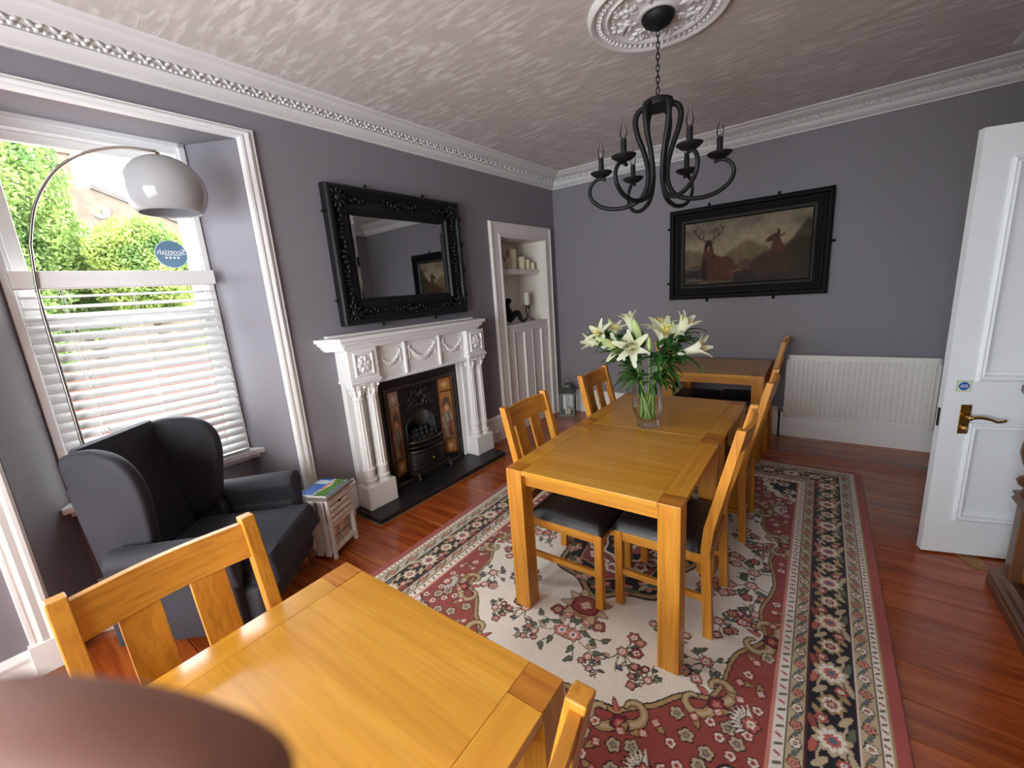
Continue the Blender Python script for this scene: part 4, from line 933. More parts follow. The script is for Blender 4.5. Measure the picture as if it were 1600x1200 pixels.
# seated figurine: one continuous skinned body, knees drawn up, head bowed
def skin_body(name,mat,parent,verts,edges,radii,M=None,sub=2):
    me=bpy.data.meshes.new(name); me.from_pydata(verts,edges,[]); o=put(me,name,mat,parent,M)
    o.modifiers.new('skin','SKIN'); sd=o.modifiers.new('sub','SUBSURF'); sd.levels=sub; sd.render_levels=sub
    for v,r_ in zip(me.skin_vertices[0].data,radii): v.radius=(r_,r_) if not isinstance(r_,tuple) else r_
    me.skin_vertices[0].data[0].use_root=True; o.modifiers['skin'].use_smooth_shade=True
    return o
fg=thing('figurine','black seated figurine with knees drawn up in the alcove','figurine',LW@T(-.16,3.98,1.247)@RZ(.9)@S3(1.12,1.12,1.12))
V=[(0,0,.045),(-.005,0,.10),(.0,0,.165),(.012,0,.20),(.026,0,.235),(.034,0,.262)]; E_=[(0,1),(1,2),(2,3),(3,4),(4,5)]; Rr=[(.048,.055),(.044,.050),(.046,.060),.020,.036,.030]
for s in (-1,1):
    n=len(V); V+=[(.02,s*.035,.035),(.115,s*.032,.125),(.150,s*.034,.02),(.185,s*.036,.012)]; E_+=[(0,n),(n,n+1),(n+1,n+2),(n+2,n+3)]; Rr+=[.030,.022,.014,.012]
    n=len(V); V+=[(.004,s*.060,.160),(.045,s*.068,.10),(.115,s*.040,.120),(.128,s*.030,.112)]; E_+=[(2,n),(n,n+1),(n+1,n+2),(n+2,n+3)]; Rr+=[.020,.015,.011,.010]
skin_body('seated_body',BLACK,fg,V,E_,Rr)
# ================================================================== wing armchair (faces +X)
ac=thing('wing_armchair','charcoal velvet wing armchair in the window recess','armchair',T(.228,.686,0)@RZ(R(41)))
def soft(o,lv=2):
    m_=o.modifiers.new('sub','SUBSURF'); m_.levels=lv; m_.render_levels=lv
    for p in o.data.polygons: p.use_smooth=True
    return o
def rbox(b,x0,x1,y0,y1,z0,z1,r,M=None,n=5):      # rounded box as a loft of rounded rectangles
    def rr(xa,xb,ya,yb,q):
        pts=[]
        for cx,cy,a0 in ((xb-q,yb-q,0),(xa+q,yb-q,PI/2),(xa+q,ya+q,PI),(xb-q,ya+q,1.5*PI)):
            for k in range(n+1): a=a0+PI/2*k/n; pts.append((cx+q*math.cos(a),cy+q*math.sin(a)))
        return pts
    rings=[]
    for k in range(n+1):
        a=PI/2*k/n; i=r*(1-math.sin(a)); z=z0+r*(1-math.cos(a)); rings.append([(x,y,z) for x,y in rr(x0+i,x1-i,y0+i,y1-i,max(r-i*.999,.001))])
    for k in range(n+1):
        a=PI/2*(1-k/n); i=r*(1-math.sin(a)); z=z1-r*(1-math.cos(a)); rings.append([(x,y,z) for x,y in rr(x0+i,x1-i,y0+i,y1-i,max(r-i*.999,.001))])
    return b.loft(rings,M)
b=MB(); rbox(b,-.34,.335,-.325,.325,.13,.325,.03); b.build('seat_base',VELVET,ac,smooth=60)
# T cushion: crowned top, soft edges
def cushion(u,v):
    x=-.26+.665*u; f=min(max((u-.74)/.06,0),1); hwid=.262+.030*f; y=hwid*(2*v-1); e=min(u*1.3,(1-u),v,1-v); top=.318+.135*min(1,e/.05)**.4; return (x,y,top+.020*math.sin(PI*min(1,u*1.02))*math.sin(PI*v))
b=MB(); b.grid(cushion,40,30); rbox(b,-.255,.398,-.268,.268,.318,.40,.02); b.build('seat_cushion',VELVET,ac,smooth=60)
# back rest leaning back, rounded top
def backp(u,v): pass
rings=[]
for k in range(17):
    t=k/16; z=.33+.735*t; lean=-.235-.115*t; th=.145-.045*t; hwid=.245+.012*t
    if t>.86: q=(t-.86)/.14; th*=math.sqrt(max(1-.75*q*q,.05)); hwid-=.03*q*q
    ring=[]
    for j in range(28):
        a=2*PI*j/28; c,s=math.cos(a),math.sin(a); sq=lambda w,p: math.copysign(abs(w)**p,w)
        ring.append((lean-th/2+th/2*sq(c,.55),hwid*sq(s,.35),z))
    rings.append(ring)
b=MB(); b.loft(rings); b.build('backrest',VELVET,ac,smooth=60)
# wings: outline in x-z, bulging forward, thickness swelling in the middle
WO=[(-.36,.50),(-.28,.46),(-.16,.50),(-.110,.575),(-.095,.66),(-.082,.75),(-.074,.84),(-.084,.93),(-.125,1.005),(-.195,1.048),(-.29,1.064),(-.36,1.056),(-.405,1.030),(-.402,.90),(-.388,.75),(-.37,.62)]
for s in (-1,1):
    P=catmull([(x,0,z) for x,z in WO]+[(WO[0][0],0,WO[0][1])],4)[:-1]; cx=sum(p.x for p in P)/len(P); cz=sum(p.z for p in P)/len(P)
    rings=[]
    for off,kk in ((-.034,.86),(-.032,.94),(-.024,.985),(-.008,1.0),(.008,1.0),(.024,.985),(.032,.94),(.034,.86)):
        rings.append([(cx+(p.x-cx)*kk, s*(.252+off+.055*max(0,(p.x+.30)/.25)*max(0,(p.z-.5)/.5)), cz+(p.z-cz)*kk) for p in P])
    b=MB(); b.loft(rings); w_=b.build('wing',VELVET,ac,smooth=60)
    ed=[(p.x,s*(.252+.0405+.055*max(0,(p.x+.30)/.25)*max(0,(p.z-.5)/.5)),p.z) for p in P if p.x>-.36 or p.z>1.0]
    ed2=[(cx+(p.x-cx)*.93,s*(.298-.0395+.055*max(0,(p.x+.30)/.25)*max(0,(p.z-.5)/.5)),cz+(p.z-cz)*.93) for p in P[8:50]]
    b=MB(); b.tube(ed2,.0032,6); b.build('piping',VELVET,w_,smooth=True)
    # outer back panel down to the base
    b=MB(); b.prism([(-.40,.90),(-.33,.90),(-.10,.50),(-.10,.15),(-.33,.15)],*sorted((s*.240,s*.292)),'y'); b.build('side_panel',VELVET,ac,bevel=.012)
    # scroll arm
    n=24; rings=[]
    for k in range(15):
        t=k/14; x=-.24+.505*t; r_=.062+.010*t; cy=s*(.345+.012*t); cz=.555+.010*t
        if k==14: pass
        ring=[]
        for j in range(n):
            a=2*PI*j/n; c,q=math.cos(a),math.sin(a)
            yy=cy+r_*c; zz=cz+r_*q
            if q<-.2: zz=cz-.2*r_-( -q-.2)*r_*3.2; yy=cy+r_*c*.78
            ring.append((x,yy,zz))
        rings.append(ring)
    last=rings[-1]; ccx,ccy,ccz=.265,sum(p[1] for p in last)/n,sum(p[2] for p in last)/n
    rings.append([(.276,ccy+(p[1]-ccy)*.9,ccz+(p[2]-ccz)*.95) for p in last]); 
    b=MB(); b.loft(rings); ar=b.build('arm',VELVET,ac,smooth=60)
    fc=rings[-1]; b=MB(); b.tube([(.277,ccy+(p[1]-ccy)*.86,ccz+(p[2]-ccz)*.9) for p in fc],.0035,6,closed=True); b.build('arm_piping',VELVET,ar,smooth=True)
    a=sorted((s*.300,s*.385)); b=MB(); rbox(b,-.30,.262,a[0],a[1],.14,.47,.02); b.build('arm_panel',VELVET,ac,smooth=60)
    b=MB(); b.tube(catmull([(.285,s*.285,.14),(.305,s*.300,.10),(.300,s*.298,.05),(.312,s*.305,.015),(.322,s*.312,.0)],5),[.030]*4+[.026]*4+[.018]*4+[.013]*4+[.013]*4+[.018],10); b.build('cabriole_leg',DARKWOOD[2],ac,smooth=True)
    b=MB(); b.tube([(-.31,s*.26,.14),(-.34,s*.27,0)],[.024,.015],10); b.build('rear_leg',DARKWOOD[2],ac,smooth=True)
b=MB(); b.prism([(-.40,.92),(-.35,.92),(-.28,.15),(-.32,.15)],-.25,.25,'y'); b.build('outer_back',VELVET,ac,bevel=.012)

# ================================================================== crate cabinet with a brochure on top
ck=thing('slatted_crate','small whitewashed slatted cabinet between the armchair and the fireplace','cabinet',LW@T(.4395,1.2445,0)@RZ(R(115.5)))
# local: X along the front to the right (towards the fireplace), Y into the cabinet, front face at y=0
W_,H_,Dp=.255,.42,.225
b=MB()
for x in (0,W_-.022):
    for y in (0,Dp-.022): MB().box(x,x+.022,y,y+.022,0,H_).build('corner_post',GREYW,ck,bevel=.002)
for z in (.045,.215,H_-.022):
    for y in (.001,Dp-.017): MB().box(.022,W_-.022,y,y+.016,z,z+.022).build('cross_rail',GREYX,ck,bevel=.0015)
    for x in (.001,W_-.017): MB().box(x,x+.016,.022,Dp-.022,z,z+.022).build('side_rail',GREYX,ck,bevel=.0015)
for x in (-.006,W_-.004):
    for k in range(3): MB().box(x,x+.010,.030+k*.062,.076+k*.062,.02,H_-.004).build('side_slat',GREYW,ck,bevel=.0015)
for k in range(4): 
    z=.245+k*.041; b=MB()
    if k==2: b.prism([(.026,z),(W_-.026,z),(W_-.026,z+.031),(.150,z+.031),(.128,z+.016),(.106,z+.031),(.026,z+.031)],-.004,.006,'y')
    else: b.box(.026,W_-.026,-.004,.006,z,z+.031)
    b.build('drawer_slat',GREYX,ck,bevel=.0015)
MB().box(.024,W_-.024,.02,Dp-.02,.24,.40).build('drawer_box',paint('drawer_inside',(.05,.04,.035,1),.8),ck)
MB().box(.01,W_-.01,.012,Dp-.01,.058,.066).build('shelf_board',GREYX,ck)
MB().box(-.016,W_+.016,-.018,Dp+.014,H_,H_+.014).build('top_board',GREYTOP,ck,bevel=.002)
bk_=thing('leaflet_holder','printed leaflets standing in the lower opening of the slatted cabinet','leaflets',ck.matrix_world@T(.035,.03,.066)@RX(-.06))
LIM=vcol('leaflet_print',.4,0,1,.5)
def leaflet(w_,h_,seed):
    X_,Z_=np.meshgrid(np.linspace(0,1,24),np.linspace(0,1,24)); im=np.empty((24,24,3)); im[:]=npl(214,200,188); r_=np.random.default_rng(seed)
    im[(Z_>.5)&(X_>.5)]=npl(200,156,142); im[(Z_<.4)&(np.sin(X_*20+Z_*9)>.2)]=npl(164,150,140); im[(np.abs(Z_-.45)<.03)]=npl(110,90,80); im*=(1+.2*(r_.random((24,24))-.5))[...,None]; return np.clip(im,0,1)
for k,x in enumerate((0,.094)): grid_color_obj('leaflet',leaflet(.09,.13,k),x,x+.088,0,.128,0,LIM,bk_,RX(PI/2)@T(0,0,.001*k)); MB().box(x,x+.088,.0005,.012,0,.128).build('leaflet_stack',PLASTIC,bk_)
def brochure():
    n=40; X_,Y_=np.meshgrid(np.linspace(0,1,n),np.linspace(0,1,n)); im=np.empty((n,n,3)); im[:]=npl(62,112,196)
    c=np.sin(X_*7+Y_*3)+np.sin(X_*15-Y_*5)*.5; im[(c>.6)&(Y_>.45)]=npl(206,220,240); im[Y_<.48+.06*np.sin(X_*9)]=npl(198,190,176); im[Y_<.40+.08*np.sin(X_*6+1)]=npl(96,140,60); im[(Y_<.40+.08*np.sin(X_*6+1))&(np.sin(X_*30+Y_*22)>.4)]=npl(52,92,44); im[(Y_>.42)&(Y_<.52)&(np.abs(X_-.55)<.2)]=npl(190,120,100); im[Y_<.04]=npl(80,110,190); return im
br=thing('brochure','glossy brochure with blue sky and green fields on the slatted cabinet','brochure',ck.matrix_world@T(.005,-.006,H_+.014)@RZ(0))
MB().box(0,.245,.01,.215,0,.010).build('pages',PLASTIC,br); grid_color_obj('cover',brochure(),0,.245,.01,.215,.0105,vcol('glossy_print',.18,0,1,.5,.3),br)

# ================================================================== arc floor lamp
lamp=thing('arc_floor_lamp','arc floor lamp with a white globe shade in front of the window','floor lamp',LW)
def lx(y): return -.185+.235*min(max((y-.33)/.56,0),1)
arcp=[(-.205,.300,.03),(-.200,.312,.25),(-.185,.343,.5),(-.185,.344,1.02),(-.185,.346,1.39),(-.185,.349,1.735),(-.178,.367,1.945),(-.170,.381,2.03),(-.150,.425,2.176),(-.125,.490,2.293),(-.095,.556,2.368),(-.05,.651,2.426),(.0,.768,2.456),(.05,.892,2.450)]
MB().tube(catmull(arcp,6),[.0085]*(6*5)+[.0065]*(6*8+1),10).build('arc_pole',NICKEL,lamp,smooth=True)
MB().lathe([(0,0),(.155,0),(.160,.008),(.158,.034),(.150,.042),(.03,.046),(.022,.075),(.012,.080),(0,.080)],36,T(-.205,.300,0)).build('round_base',paint('white_marble_base',(.74,.73,.71,1),.25,.08,5),lamp,smooth=40)
MB().lathe([(0,0),(.008,0),(.010,.012),(.034,.040),(.036,.046),(0,.046)][::-1],20,T(.051,.895,2.446)@S3(1,1,-1)).build('shade_cap',COPPERB,lamp,smooth=40)
sprof=[]
for k in range(25):
    a=PI*.035+PI*.685*k/24; sprof.append((.180*math.sin(a),.172*math.cos(a)))
sprof+= [(r_-.004,z) for r_,z in sprof[::-1]]
# globe tilted a little, open below
MB().lathe(sprof,48,T(.052,.896,2.258)).build('globe_shade',OPAL,lamp,smooth=True)
MB().ell((.052,.896,2.28),.03,.03,.045,14,10).build('bulb',PLASTIC,lamp,smooth=True)
MB().tube([(-.16,.34,.012),(-.05,.45,.006),(.0,.52,.006),(-.1,.7,.006),(-.27,.9,.006)],.004,6).build('flex',BLACK,lamp,smooth=True)

# ================================================================== venetian blind on the lower sash
bd=thing('venetian_blind','white slatted Venetian blind over the lower half of the window','blind',LW)
b=MB(); b.box(-.262,-.195,.275,1.108,1.792,1.872); b.build('headrail',paint('blind_headrail',(.62,.61,.60,1),.35),bd,bevel=.004)
MB().box(-.194,-.190,.273,1.112,1.795,1.876).build('valance',WHITE,bd,bevel=.002)
n=6; sl=MB(); rings=[]
prf=[(-.026+.052*k/n,.0045*math.sin(PI*k/n)) for k in range(n+1)]
for y in (.283,1.100): rings.append([(x,y,z+.0014) for x,z in prf]+[(x,y,z-.0014) for x,z in prf[::-1]])
sl.loft(rings); slm=sl.mesh('slat',40)
NS=21; z_t=1.752; z_b=.735
for k in range(NS):
    z=z_t+(z_b-z_t)*k/(NS-1); tl=R(14 if k<3 else 46)
    if k<4: tl=R((12,18,26,36)[k])
    put(slm,'slat',SLATW,bd,T(-.228,0,z)@RY(tl))
MB().box(-.252,-.204,.283,1.100,.690,.708).build('bottom_rail',SLATW,bd,bevel=.003)
for y in (.44,.715,.985):
    for x in (-.250,-.206): MB().tube([(x,y,1.79),(x,y,.70)],.0012,5).build('ladder_cord',PLASTIC,bd)
b=MB(); b.tube([(-.188,.425,1.79),(-.186,.425,1.05)],.0012,5); b.lathe([(0,0),(.007,.004),(.006,.022),(.002,.03),(0,.03)],10,T(-.186,.425,1.02)); b.lathe([(0,0),(.007,.004),(.006,.022),(.002,.03),(0,.03)],10,T(-.186,.455,1.035)); b.tube([(-.188,.455,1.79),(-.186,.455,1.06)],.0012,5); b.build('pull_cords',PLASTIC,bd)
# round visitor-rating sticker on the upper pane, read from outside (mirrored here)
stk=thing('window_sticker','round blue grey sticker with white lettering and four stars on the upper pane','sticker',LW@T(-.359,.965,1.985)@RZ(PI/2))
MB().lathe([(0,-.001),(.081,-.001),(.081,.0005),(0,.0005)],40,RX(PI/2)).build('rim',paint('sticker_rim',(.55,.72,.66,1),.4),stk)
MB().lathe([(0,0),(.078,0),(.078,.0022),(0,.0022)],40,RX(PI/2)).build('disc',paint('sticker_blue_grey',(.115,.20,.30,1),.45),stk)
MIR=S3(-1,1,1)@RX(PI/2)
text_mesh('lettering','Scottish',.044,WHITE,stk,T(0,-.0034,.012)@MIR)
star=[(math.sin(k*PI/5)*(.0095 if k%2==0 else .0042),math.cos(k*PI/5)*(.0095 if k%2==0 else .0042)) for k in range(10)]
for k in range(4): MB().prism([(x-.030+k*.020,z-.020) for x,z in star],-.0040,-.0024,'y').build('star',WHITE,stk)
b=MB()
for k in range(7): b.box(.050-.0125*k-.0095,.050-.0125*k,-.0036,-.0024,-.0075,-.0045)
b.build('small_print',WHITE,stk)

# ================================================================== ceiling rose and chandelier
rose=thing('ceiling_rose','white plaster ceiling rose with leaf ornament around the chandelier','ceiling rose',T(2.018,2.444,ZC)@S3(1,1,-1))
pr=[(0,.028),(.09,.030),(.10,.022),(.118,.018),(.20,.012),(.226,.016),(.236,.026),(.246,.028),(.252,.018),(.262,.016),(.300,.018),(.312,.028),(.326,.030),(.336,.022),(.342,.010),(.344,0)]
MB().lathe(pr,72).build('disc',WHITEM,rose,smooth=35)
al=MB()
for k in range(7): al.ell((0,0,0),.030-.003*k,.012,.010,7,5,T(.020*k-.04,.018*math.sin(k*1.3),.018)@RZ(.5*math.sin(k*1.9)))
for k in range(5): al.ell((0,0,0),.022,.009,.010,7,5,T(-.03+.02*k,.035*(-1)**k,.016)@RZ((-1)**k*.9))
alm=al.mesh('acanthus_leaf',True)
for k in range(8): put(alm,'acanthus_leaf',WHITEM,rose,RZ(k*PI/4)@T(.165,0,0))
eg=MB(); eg.ell((0,0,.020),.010,.008,.010,6,4); eg.ell((.012,.0,.019),.005,.010,.008,6,4); egm=eg.mesh('rim_leaf',True)
for k in range(60): put(egm,'rim_leaf',WHITEM,rose,RZ(k*PI/30)@T(.281,0,0))
for k in range(44): put(egm,'rim_leaf',WHITEM,rose,RZ(k*2*PI/44)@T(.214,0,-.004)@S3(.8,.9,.8))

ch=thing('chandelier','black wrought-iron six-arm chandelier with candle bulbs','chandelier',T(2.018,2.444,0))
MB().lathe([(0,2.892),(.078,2.892),(.080,2.884),(.078,2.876),(.066,2.858),(.040,2.842),(.016,2.834),(.010,2.826),(0,2.826)],28).build('ceiling_cup',BLACK,ch,smooth=40)
lk=MB(); lk.tube([(.0085*math.cos(a)*1.0,0,.017*math.sin(a)) for a in np.linspace(0,2*PI,14)[:-1]],.0028,6,closed=True); lkm=lk.mesh('chain_link',True)
zt=2.815; k=0
while zt>2.545: put(lkm,'chain_link',BLACK,ch,T(0,0,zt)@RZ(PI/2*(k%2)+.4)); zt-=.0255; k+=1
MB().lathe([(0,2.535),(.012,2.535),(.014,2.525),(.060,2.520),(.074,2.512),(.078,2.498),(.076,2.480),(.066,2.474),(.05,2.476),(0,2.478)],28).build('hub',BLACK,ch,smooth=40)
armp=[(.055,2.498),(.098,2.475),(.112,2.43),(.098,2.36),(.068,2.28),(.050,2.20),(.052,2.12),(.085,2.055),(.150,2.025),(.225,2.020),(.300,2.040),(.352,2.085),(.362,2.135),(.338,2.175),(.300,2.188),(.272,2.178)]
P=catmull([(r_,0,z) for r_,z in armp],5); am=MB(); am.tube(P,[.0150-.0060*i/(len(P)-1) for i in range(len(P))],8); armm=am.mesh('arm',True)
pan=MB(); pan.lathe([(0,2.182),(.008,2.182),(.012,2.190),(.040,2.200),(.058,2.214),(.060,2.219),(.056,2.221),(.036,2.212),(0,2.210)],24); panm=pan.mesh('drip_pan',40)
slv=MB(); slv.lathe([(.0,2.206),(.0145,2.206),(.0145,2.286),(.0135,2.290),(0,2.290)],14); slvm=slv.mesh('candle_sleeve',40)
blb=MB(); blb.lathe([(0,2.288),(.009,2.290),(.015,2.303),(.017,2.318),(.014,2.336),(.008,2.354),(.004,2.370),(.0015,2.384),(0,2.386)],14); blbm=blb.mesh('flame_bulb',True)
flm=MB(); flm.tube([(0,0,2.292),(.002,0,2.31),(-.002,0,2.325),(0,0,2.335)],.0012,5); flm.lathe([(0,2.288),(.006,2.289),(.004,2.300),(0,2.302)],8); fmm=flm.mesh('filament',True)
for k in range(6):
    a=R(15+60*k); A=RZ(a)
    put(armm,'arm',BLACK,ch,A); q=put(panm,'drip_pan',BLACK,ch,A@T(.295,0,0)); put(slvm,'candle_sleeve',BLACK,q); bb=put(blbm,'flame_bulb',BULB,ch,A@T(.295,0,0)); put(fmm,'filament',NICKEL,bb)

# ================================================================== vase and lilies
VX,VY,VZ=1.985,2.372,TH
vs=thing('glass_vase','clear glass vase of water holding the lilies on the long table','vase',T(VX,VY,VZ))
vp=[(0,.002),(.060,.002),(.066,.008),(.066,.020),(.060,.030),(.060,.036),(.074,.060),(.086,.095),(.090,.130),(.088,.19),(.083,.26),(.080,.32),(.0805,.335),(.0775,.335),(.077,.32),(.080,.26),(.085,.19),(.087,.130),(.083,.097),(.071,.064),(.056,.042),(0,.040)]
MB().lathe(vp,48).build('vase_wall',VASEG,vs,smooth=True)
MB().lathe([(0,.0415),(.055,.0435),(.070,.065),(.082,.098),(.0865,.130),(.0865,.150),(0,.150)],40).build('water',WATER,vs,smooth=50)
# one petal: narrow throat, broad middle, recurved tip, grows along +Z from the trumpet base
def petal_mesh(name,L,spread,curl,wid):
    def fn(u,v):
        t=v; w_=wid*(.18+.82*math.sin(PI*min(t*.92+.04,1))**.8)*(1-.0*t); x=(u-.5)*2
        r_=.006+spread*t**1.6; z=L*t
        if t>.62: q=(t-.62)/.38; r_+=curl*q*q*L*.55; z-=curl*q*q*L*.28
        hug=1-.45*t; ang=x*w_/max(r_+.010,.012)*hug
        ang=max(-1.0,min(1.0,ang)); rr=r_-.004*abs(x)*0+ .004*(1-x*x)
        return (rr*math.cos(ang),rr*math.sin(ang) + (x*w_-(rr*math.sin(ang)))*.55*t, z)
    b=MB(); b.grid(fn,6,12); return b.mesh(name,True)
PET=petal_mesh('petal',.115,.036,.55,.024); PETC=petal_mesh('petal_closed',.125,.024,.25,.020); PETO=petal_mesh('petal_open',.098,.044,.62,.026)
stm=MB(); 
for k in range(6): a=k*PI/3+.3; stm.tube(catmull([(0,0,.02),(.006*math.cos(a),.006*math.sin(a),.05),(.016*math.cos(a),.016*math.sin(a),.092)],3),.0012,5); stm.ell((.018*math.cos(a),.018*math.sin(a),.095),.003,.003,.008,6,4)
stm.tube([(0,0,.02),(0,0,.105)],.002,5); stmm=stm.mesh('stamens',True)
budm=MB(); rings=[]
for k in range(13):
    t=k/12; r_=.0165*math.sin(PI*(t*.88+.06))**.75*(1-.35*max(0,t-.6)); rings.append([((r_*(1+.10*math.cos(3*2*PI*j/18)))*math.cos(2*PI*j/18),(r_*(1+.10*math.cos(3*2*PI*j/18)))*math.sin(2*PI*j/18),.115*t) for j in range(18)])
budm.loft(rings); budmm=budm.mesh('bud',True)
def leaf_mesh(L,Wd,droop):
    def fn(u,v):
        w_=Wd*math.sin(PI*min(1,v**.75*.97+.03))**.9; x=(u-.5)*2*w_; y=L*v*(1-.12*v*droop); z=.25*L*v-droop*L*.55*v*v+.006*abs(u-.5)*2; return (x,y,z)
    b=MB(); b.grid(fn,4,9); return b.mesh('leaf',True)
LVS=[leaf_mesh(.10,.015,.5),leaf_mesh(.13,.017,.9),leaf_mesh(.085,.018,.2),leaf_mesh(.115,.014,1.2)]
# blooms: (pixel-measured) offset from the vase axis x,y,height above table, aim, kind
BL=[(-.325,-.02,.500,(-1,-.05,.12),'t','left-pointing half-open white lily at the left edge of the bunch',1.12),
    (-.270,-.06,.560,(-.35,-.75,.60),'o','open white lily second from the left, above the left-pointing one',1.0),
    (-.235,.05,.585,(-.35,.1,1),'b','upright green lily bud on the upper left of the bunch',.95),
    (-.190,.0,.575,(.15,-.35,1),'t','small half-open lily beside the upper left bud',.85),
    (-.110,.02,.615,(-.20,-.1,1),'t','tall lime-white lily trumpet left of the bunch centre',1.05),
    (-.062,.0,.575,(-.30,.0,1),'b','long pale green bud leaning left near the top centre',1.15),
    (-.145,-.07,.475,(.10,-.85,.55),'o','white lily facing forward left of the star-shaped one',1.05),
    (-.055,-.10,.480,(.25,-1,.08),'o','large star-shaped white lily facing the viewer at the bunch centre',1.12),
    (.050,.04,.590,(-.05,-.25,1),'o','wide open white lily at the top of the bunch',1.1),
    (.105,-.03,.560,(.35,-.35,.85),'t','white lily trumpet leaning right of the centre',1.25),
    (.030,-.06,.500,(0,-.2,1),'b','short green bud in front, right of the star-shaped lily',.75),
    (.175,.04,.605,(.05,0,1),'b','upright green bud at the top right',.8),
    (.195,.0,.585,(.55,-.05,.85),'t','tall lime-white trumpet leaning to the upper right',1.25),
    (.260,-.02,.470,(1,-.15,.35),'t','right-pointing lily trumpet at the right edge of the bunch',1.25),
    (-.215,-.09,.510,(-.75,-.4,.45),'b','long green bud lying over the left-pointing lily',1.2),
    (.130,.02,.560,(.15,-.2,1),'b','thin yellow-green bud behind the leaning trumpet',.95)]
for i,(bx,by,bz,dr,kd,lb,sc_) in enumerate(BL):
    root=thing('lily_stem',lb,'flower',T(VX,VY,VZ),'lilies in the glass vase')
    a=i*2.4; foot=Vector((.040*math.cos(a+PI),.040*math.sin(a+PI),.046)); mouth=Vector((.045*math.cos(math.atan2(by,bx))+.012*math.cos(a),.045*math.sin(math.atan2(by,bx))+.012*math.sin(a),.30))
    d=Vector(dr).normalized(); tip=Vector((bx,by,bz)); base=tip-d*(.075*sc_); mid=mouth.lerp(base,.55)+Vector((0,0,.03))
    pts=catmull([foot,foot.lerp(mouth,.5),mouth,mid,base-d*.02,base],6); b=MB(); b.tube(pts,.0042,8); b.build('stem',STEM,root,smooth=True)
    Mb=T(*base)@aim(d,i*.7)@S3(sc_*1.12,sc_*1.12,sc_*1.1)
    if kd=='b': put(budmm,'bud',BUDM,root,Mb)
    else:
        me,mt=(PETO,PETAL) if kd=='o' else (PETC if i in (4,12,13,0) else PET,PETALG if i in (4,12,13) else PETAL)
        first=None
        bl=put(stmm,'bloom',STAMEN,root,Mb); 
        for k in range(6): put(me,'petal',mt,bl,RZ(k*PI/3)@S3(.96 if k%2 else 1.04,.96 if k%2 else 1.06,1 if k%2 else .985))
    rs=random.Random(i*13+1); L_=len(pts)
    for k in range(14):
        j=int(L_*(.38+.50*k/14)); p=pts[min(j,L_-1)]
        out=Vector((p.x,p.y,0)); az=rs.uniform(0,2*PI) if out.length<.03 else math.atan2(out.y,out.x)+rs.uniform(-1.5,1.5)
        put(LVS[rs.randrange(4)],'leaf',LEAF,root,T(*p)@RZ(az-PI/2)@RX(rs.uniform(-.35,.55)+(.4 if p.z>.44 else -.1))@S3(*([rs.uniform(.9,1.5)]*3)))
    if i%3==0: put(LVS[2],'leaf',STEM,root,T(*pts[int(L_*.22)])@RZ(a)@RX(1.15)@S3(1.1,1.1,1.1))
# ================================================================== radiator
rd=thing('radiator','cream panel radiator on the back wall beside the tables','radiator',BW@T(3.075,D,0))
RW,RZ0,RZ1=.530,.215,.828
b=MB(); n=27; pitch=(2*RW-.05)/n; prof=[]
sec=[]
for k in range(n):
    x=-RW+.025+k*pitch
    sec+=[(x,0.012),(x+pitch*.16,.012),(x+pitch*.30,-.010),(x+pitch*.86,-.010)]
sec=[(-RW,0)]+sec+[(RW-.025,.012),(RW,0)]; m_=len(sec)
vs=[(x,-.095+y,z) for z in (RZ0+.045,RZ1-.045) for x,y in sec]; b.add(vs,[(i,i+1,m_+i+1,m_+i) for i in range(m_-1)])
b.box(-RW,RW,-.100,-.085,RZ0,RZ0+.047); b.box(-RW,RW,-.100,-.085,RZ1-.047,RZ1); b.box(-RW,-RW+.022,-.100,-.085,RZ0,RZ1); b.box(RW-.022,RW,-.100,-.085,RZ0,RZ1)
b.box(-RW,RW,-.080,-.074,RZ0,RZ1); b.build('front_panel',RADI,rd,smooth=25)
MB().box(-RW,RW,-.058,-.045,RZ0+.01,RZ1-.01).build('rear_panel',RADI,rd,bevel=.004)
b=MB(); b.box(-RW+.004,RW-.004,-.094,-.04,RZ1-.006,RZ1+.004); b.build('top_grille',RADI,rd,bevel=.002)
for x in (-.4,.4): MB().box(x-.02,x+.02,-.05,0,RZ0+.05,RZ0+.4).build('wall_bracket',RADI,rd)
b=MB(); b.tube([(-RW-.035,-.055,0),(-RW-.035,-.055,RZ0+.05)],.0085,10); b.build('feed_pipe',BLACK,rd,smooth=True)
b=MB(); b.tube([(-RW-.05,-.055,RZ0+.052),(-RW+.01,-.06,RZ0+.052)],.013,10); b.lathe([(0,0),(.019,0),(.021,.01),(.019,.035),(.012,.040),(0,.040)],14,T(-RW-.035,-.055,RZ0+.045)); b.build('valve',NICKEL,rd,smooth=40)
b=MB(); b.tube([(-RW-.05,-.055,RZ0+.052),(-RW-.105,-.055,RZ0+.052)],.017,12); b.build('valve_cap',PLASTIC,rd,smooth=40)

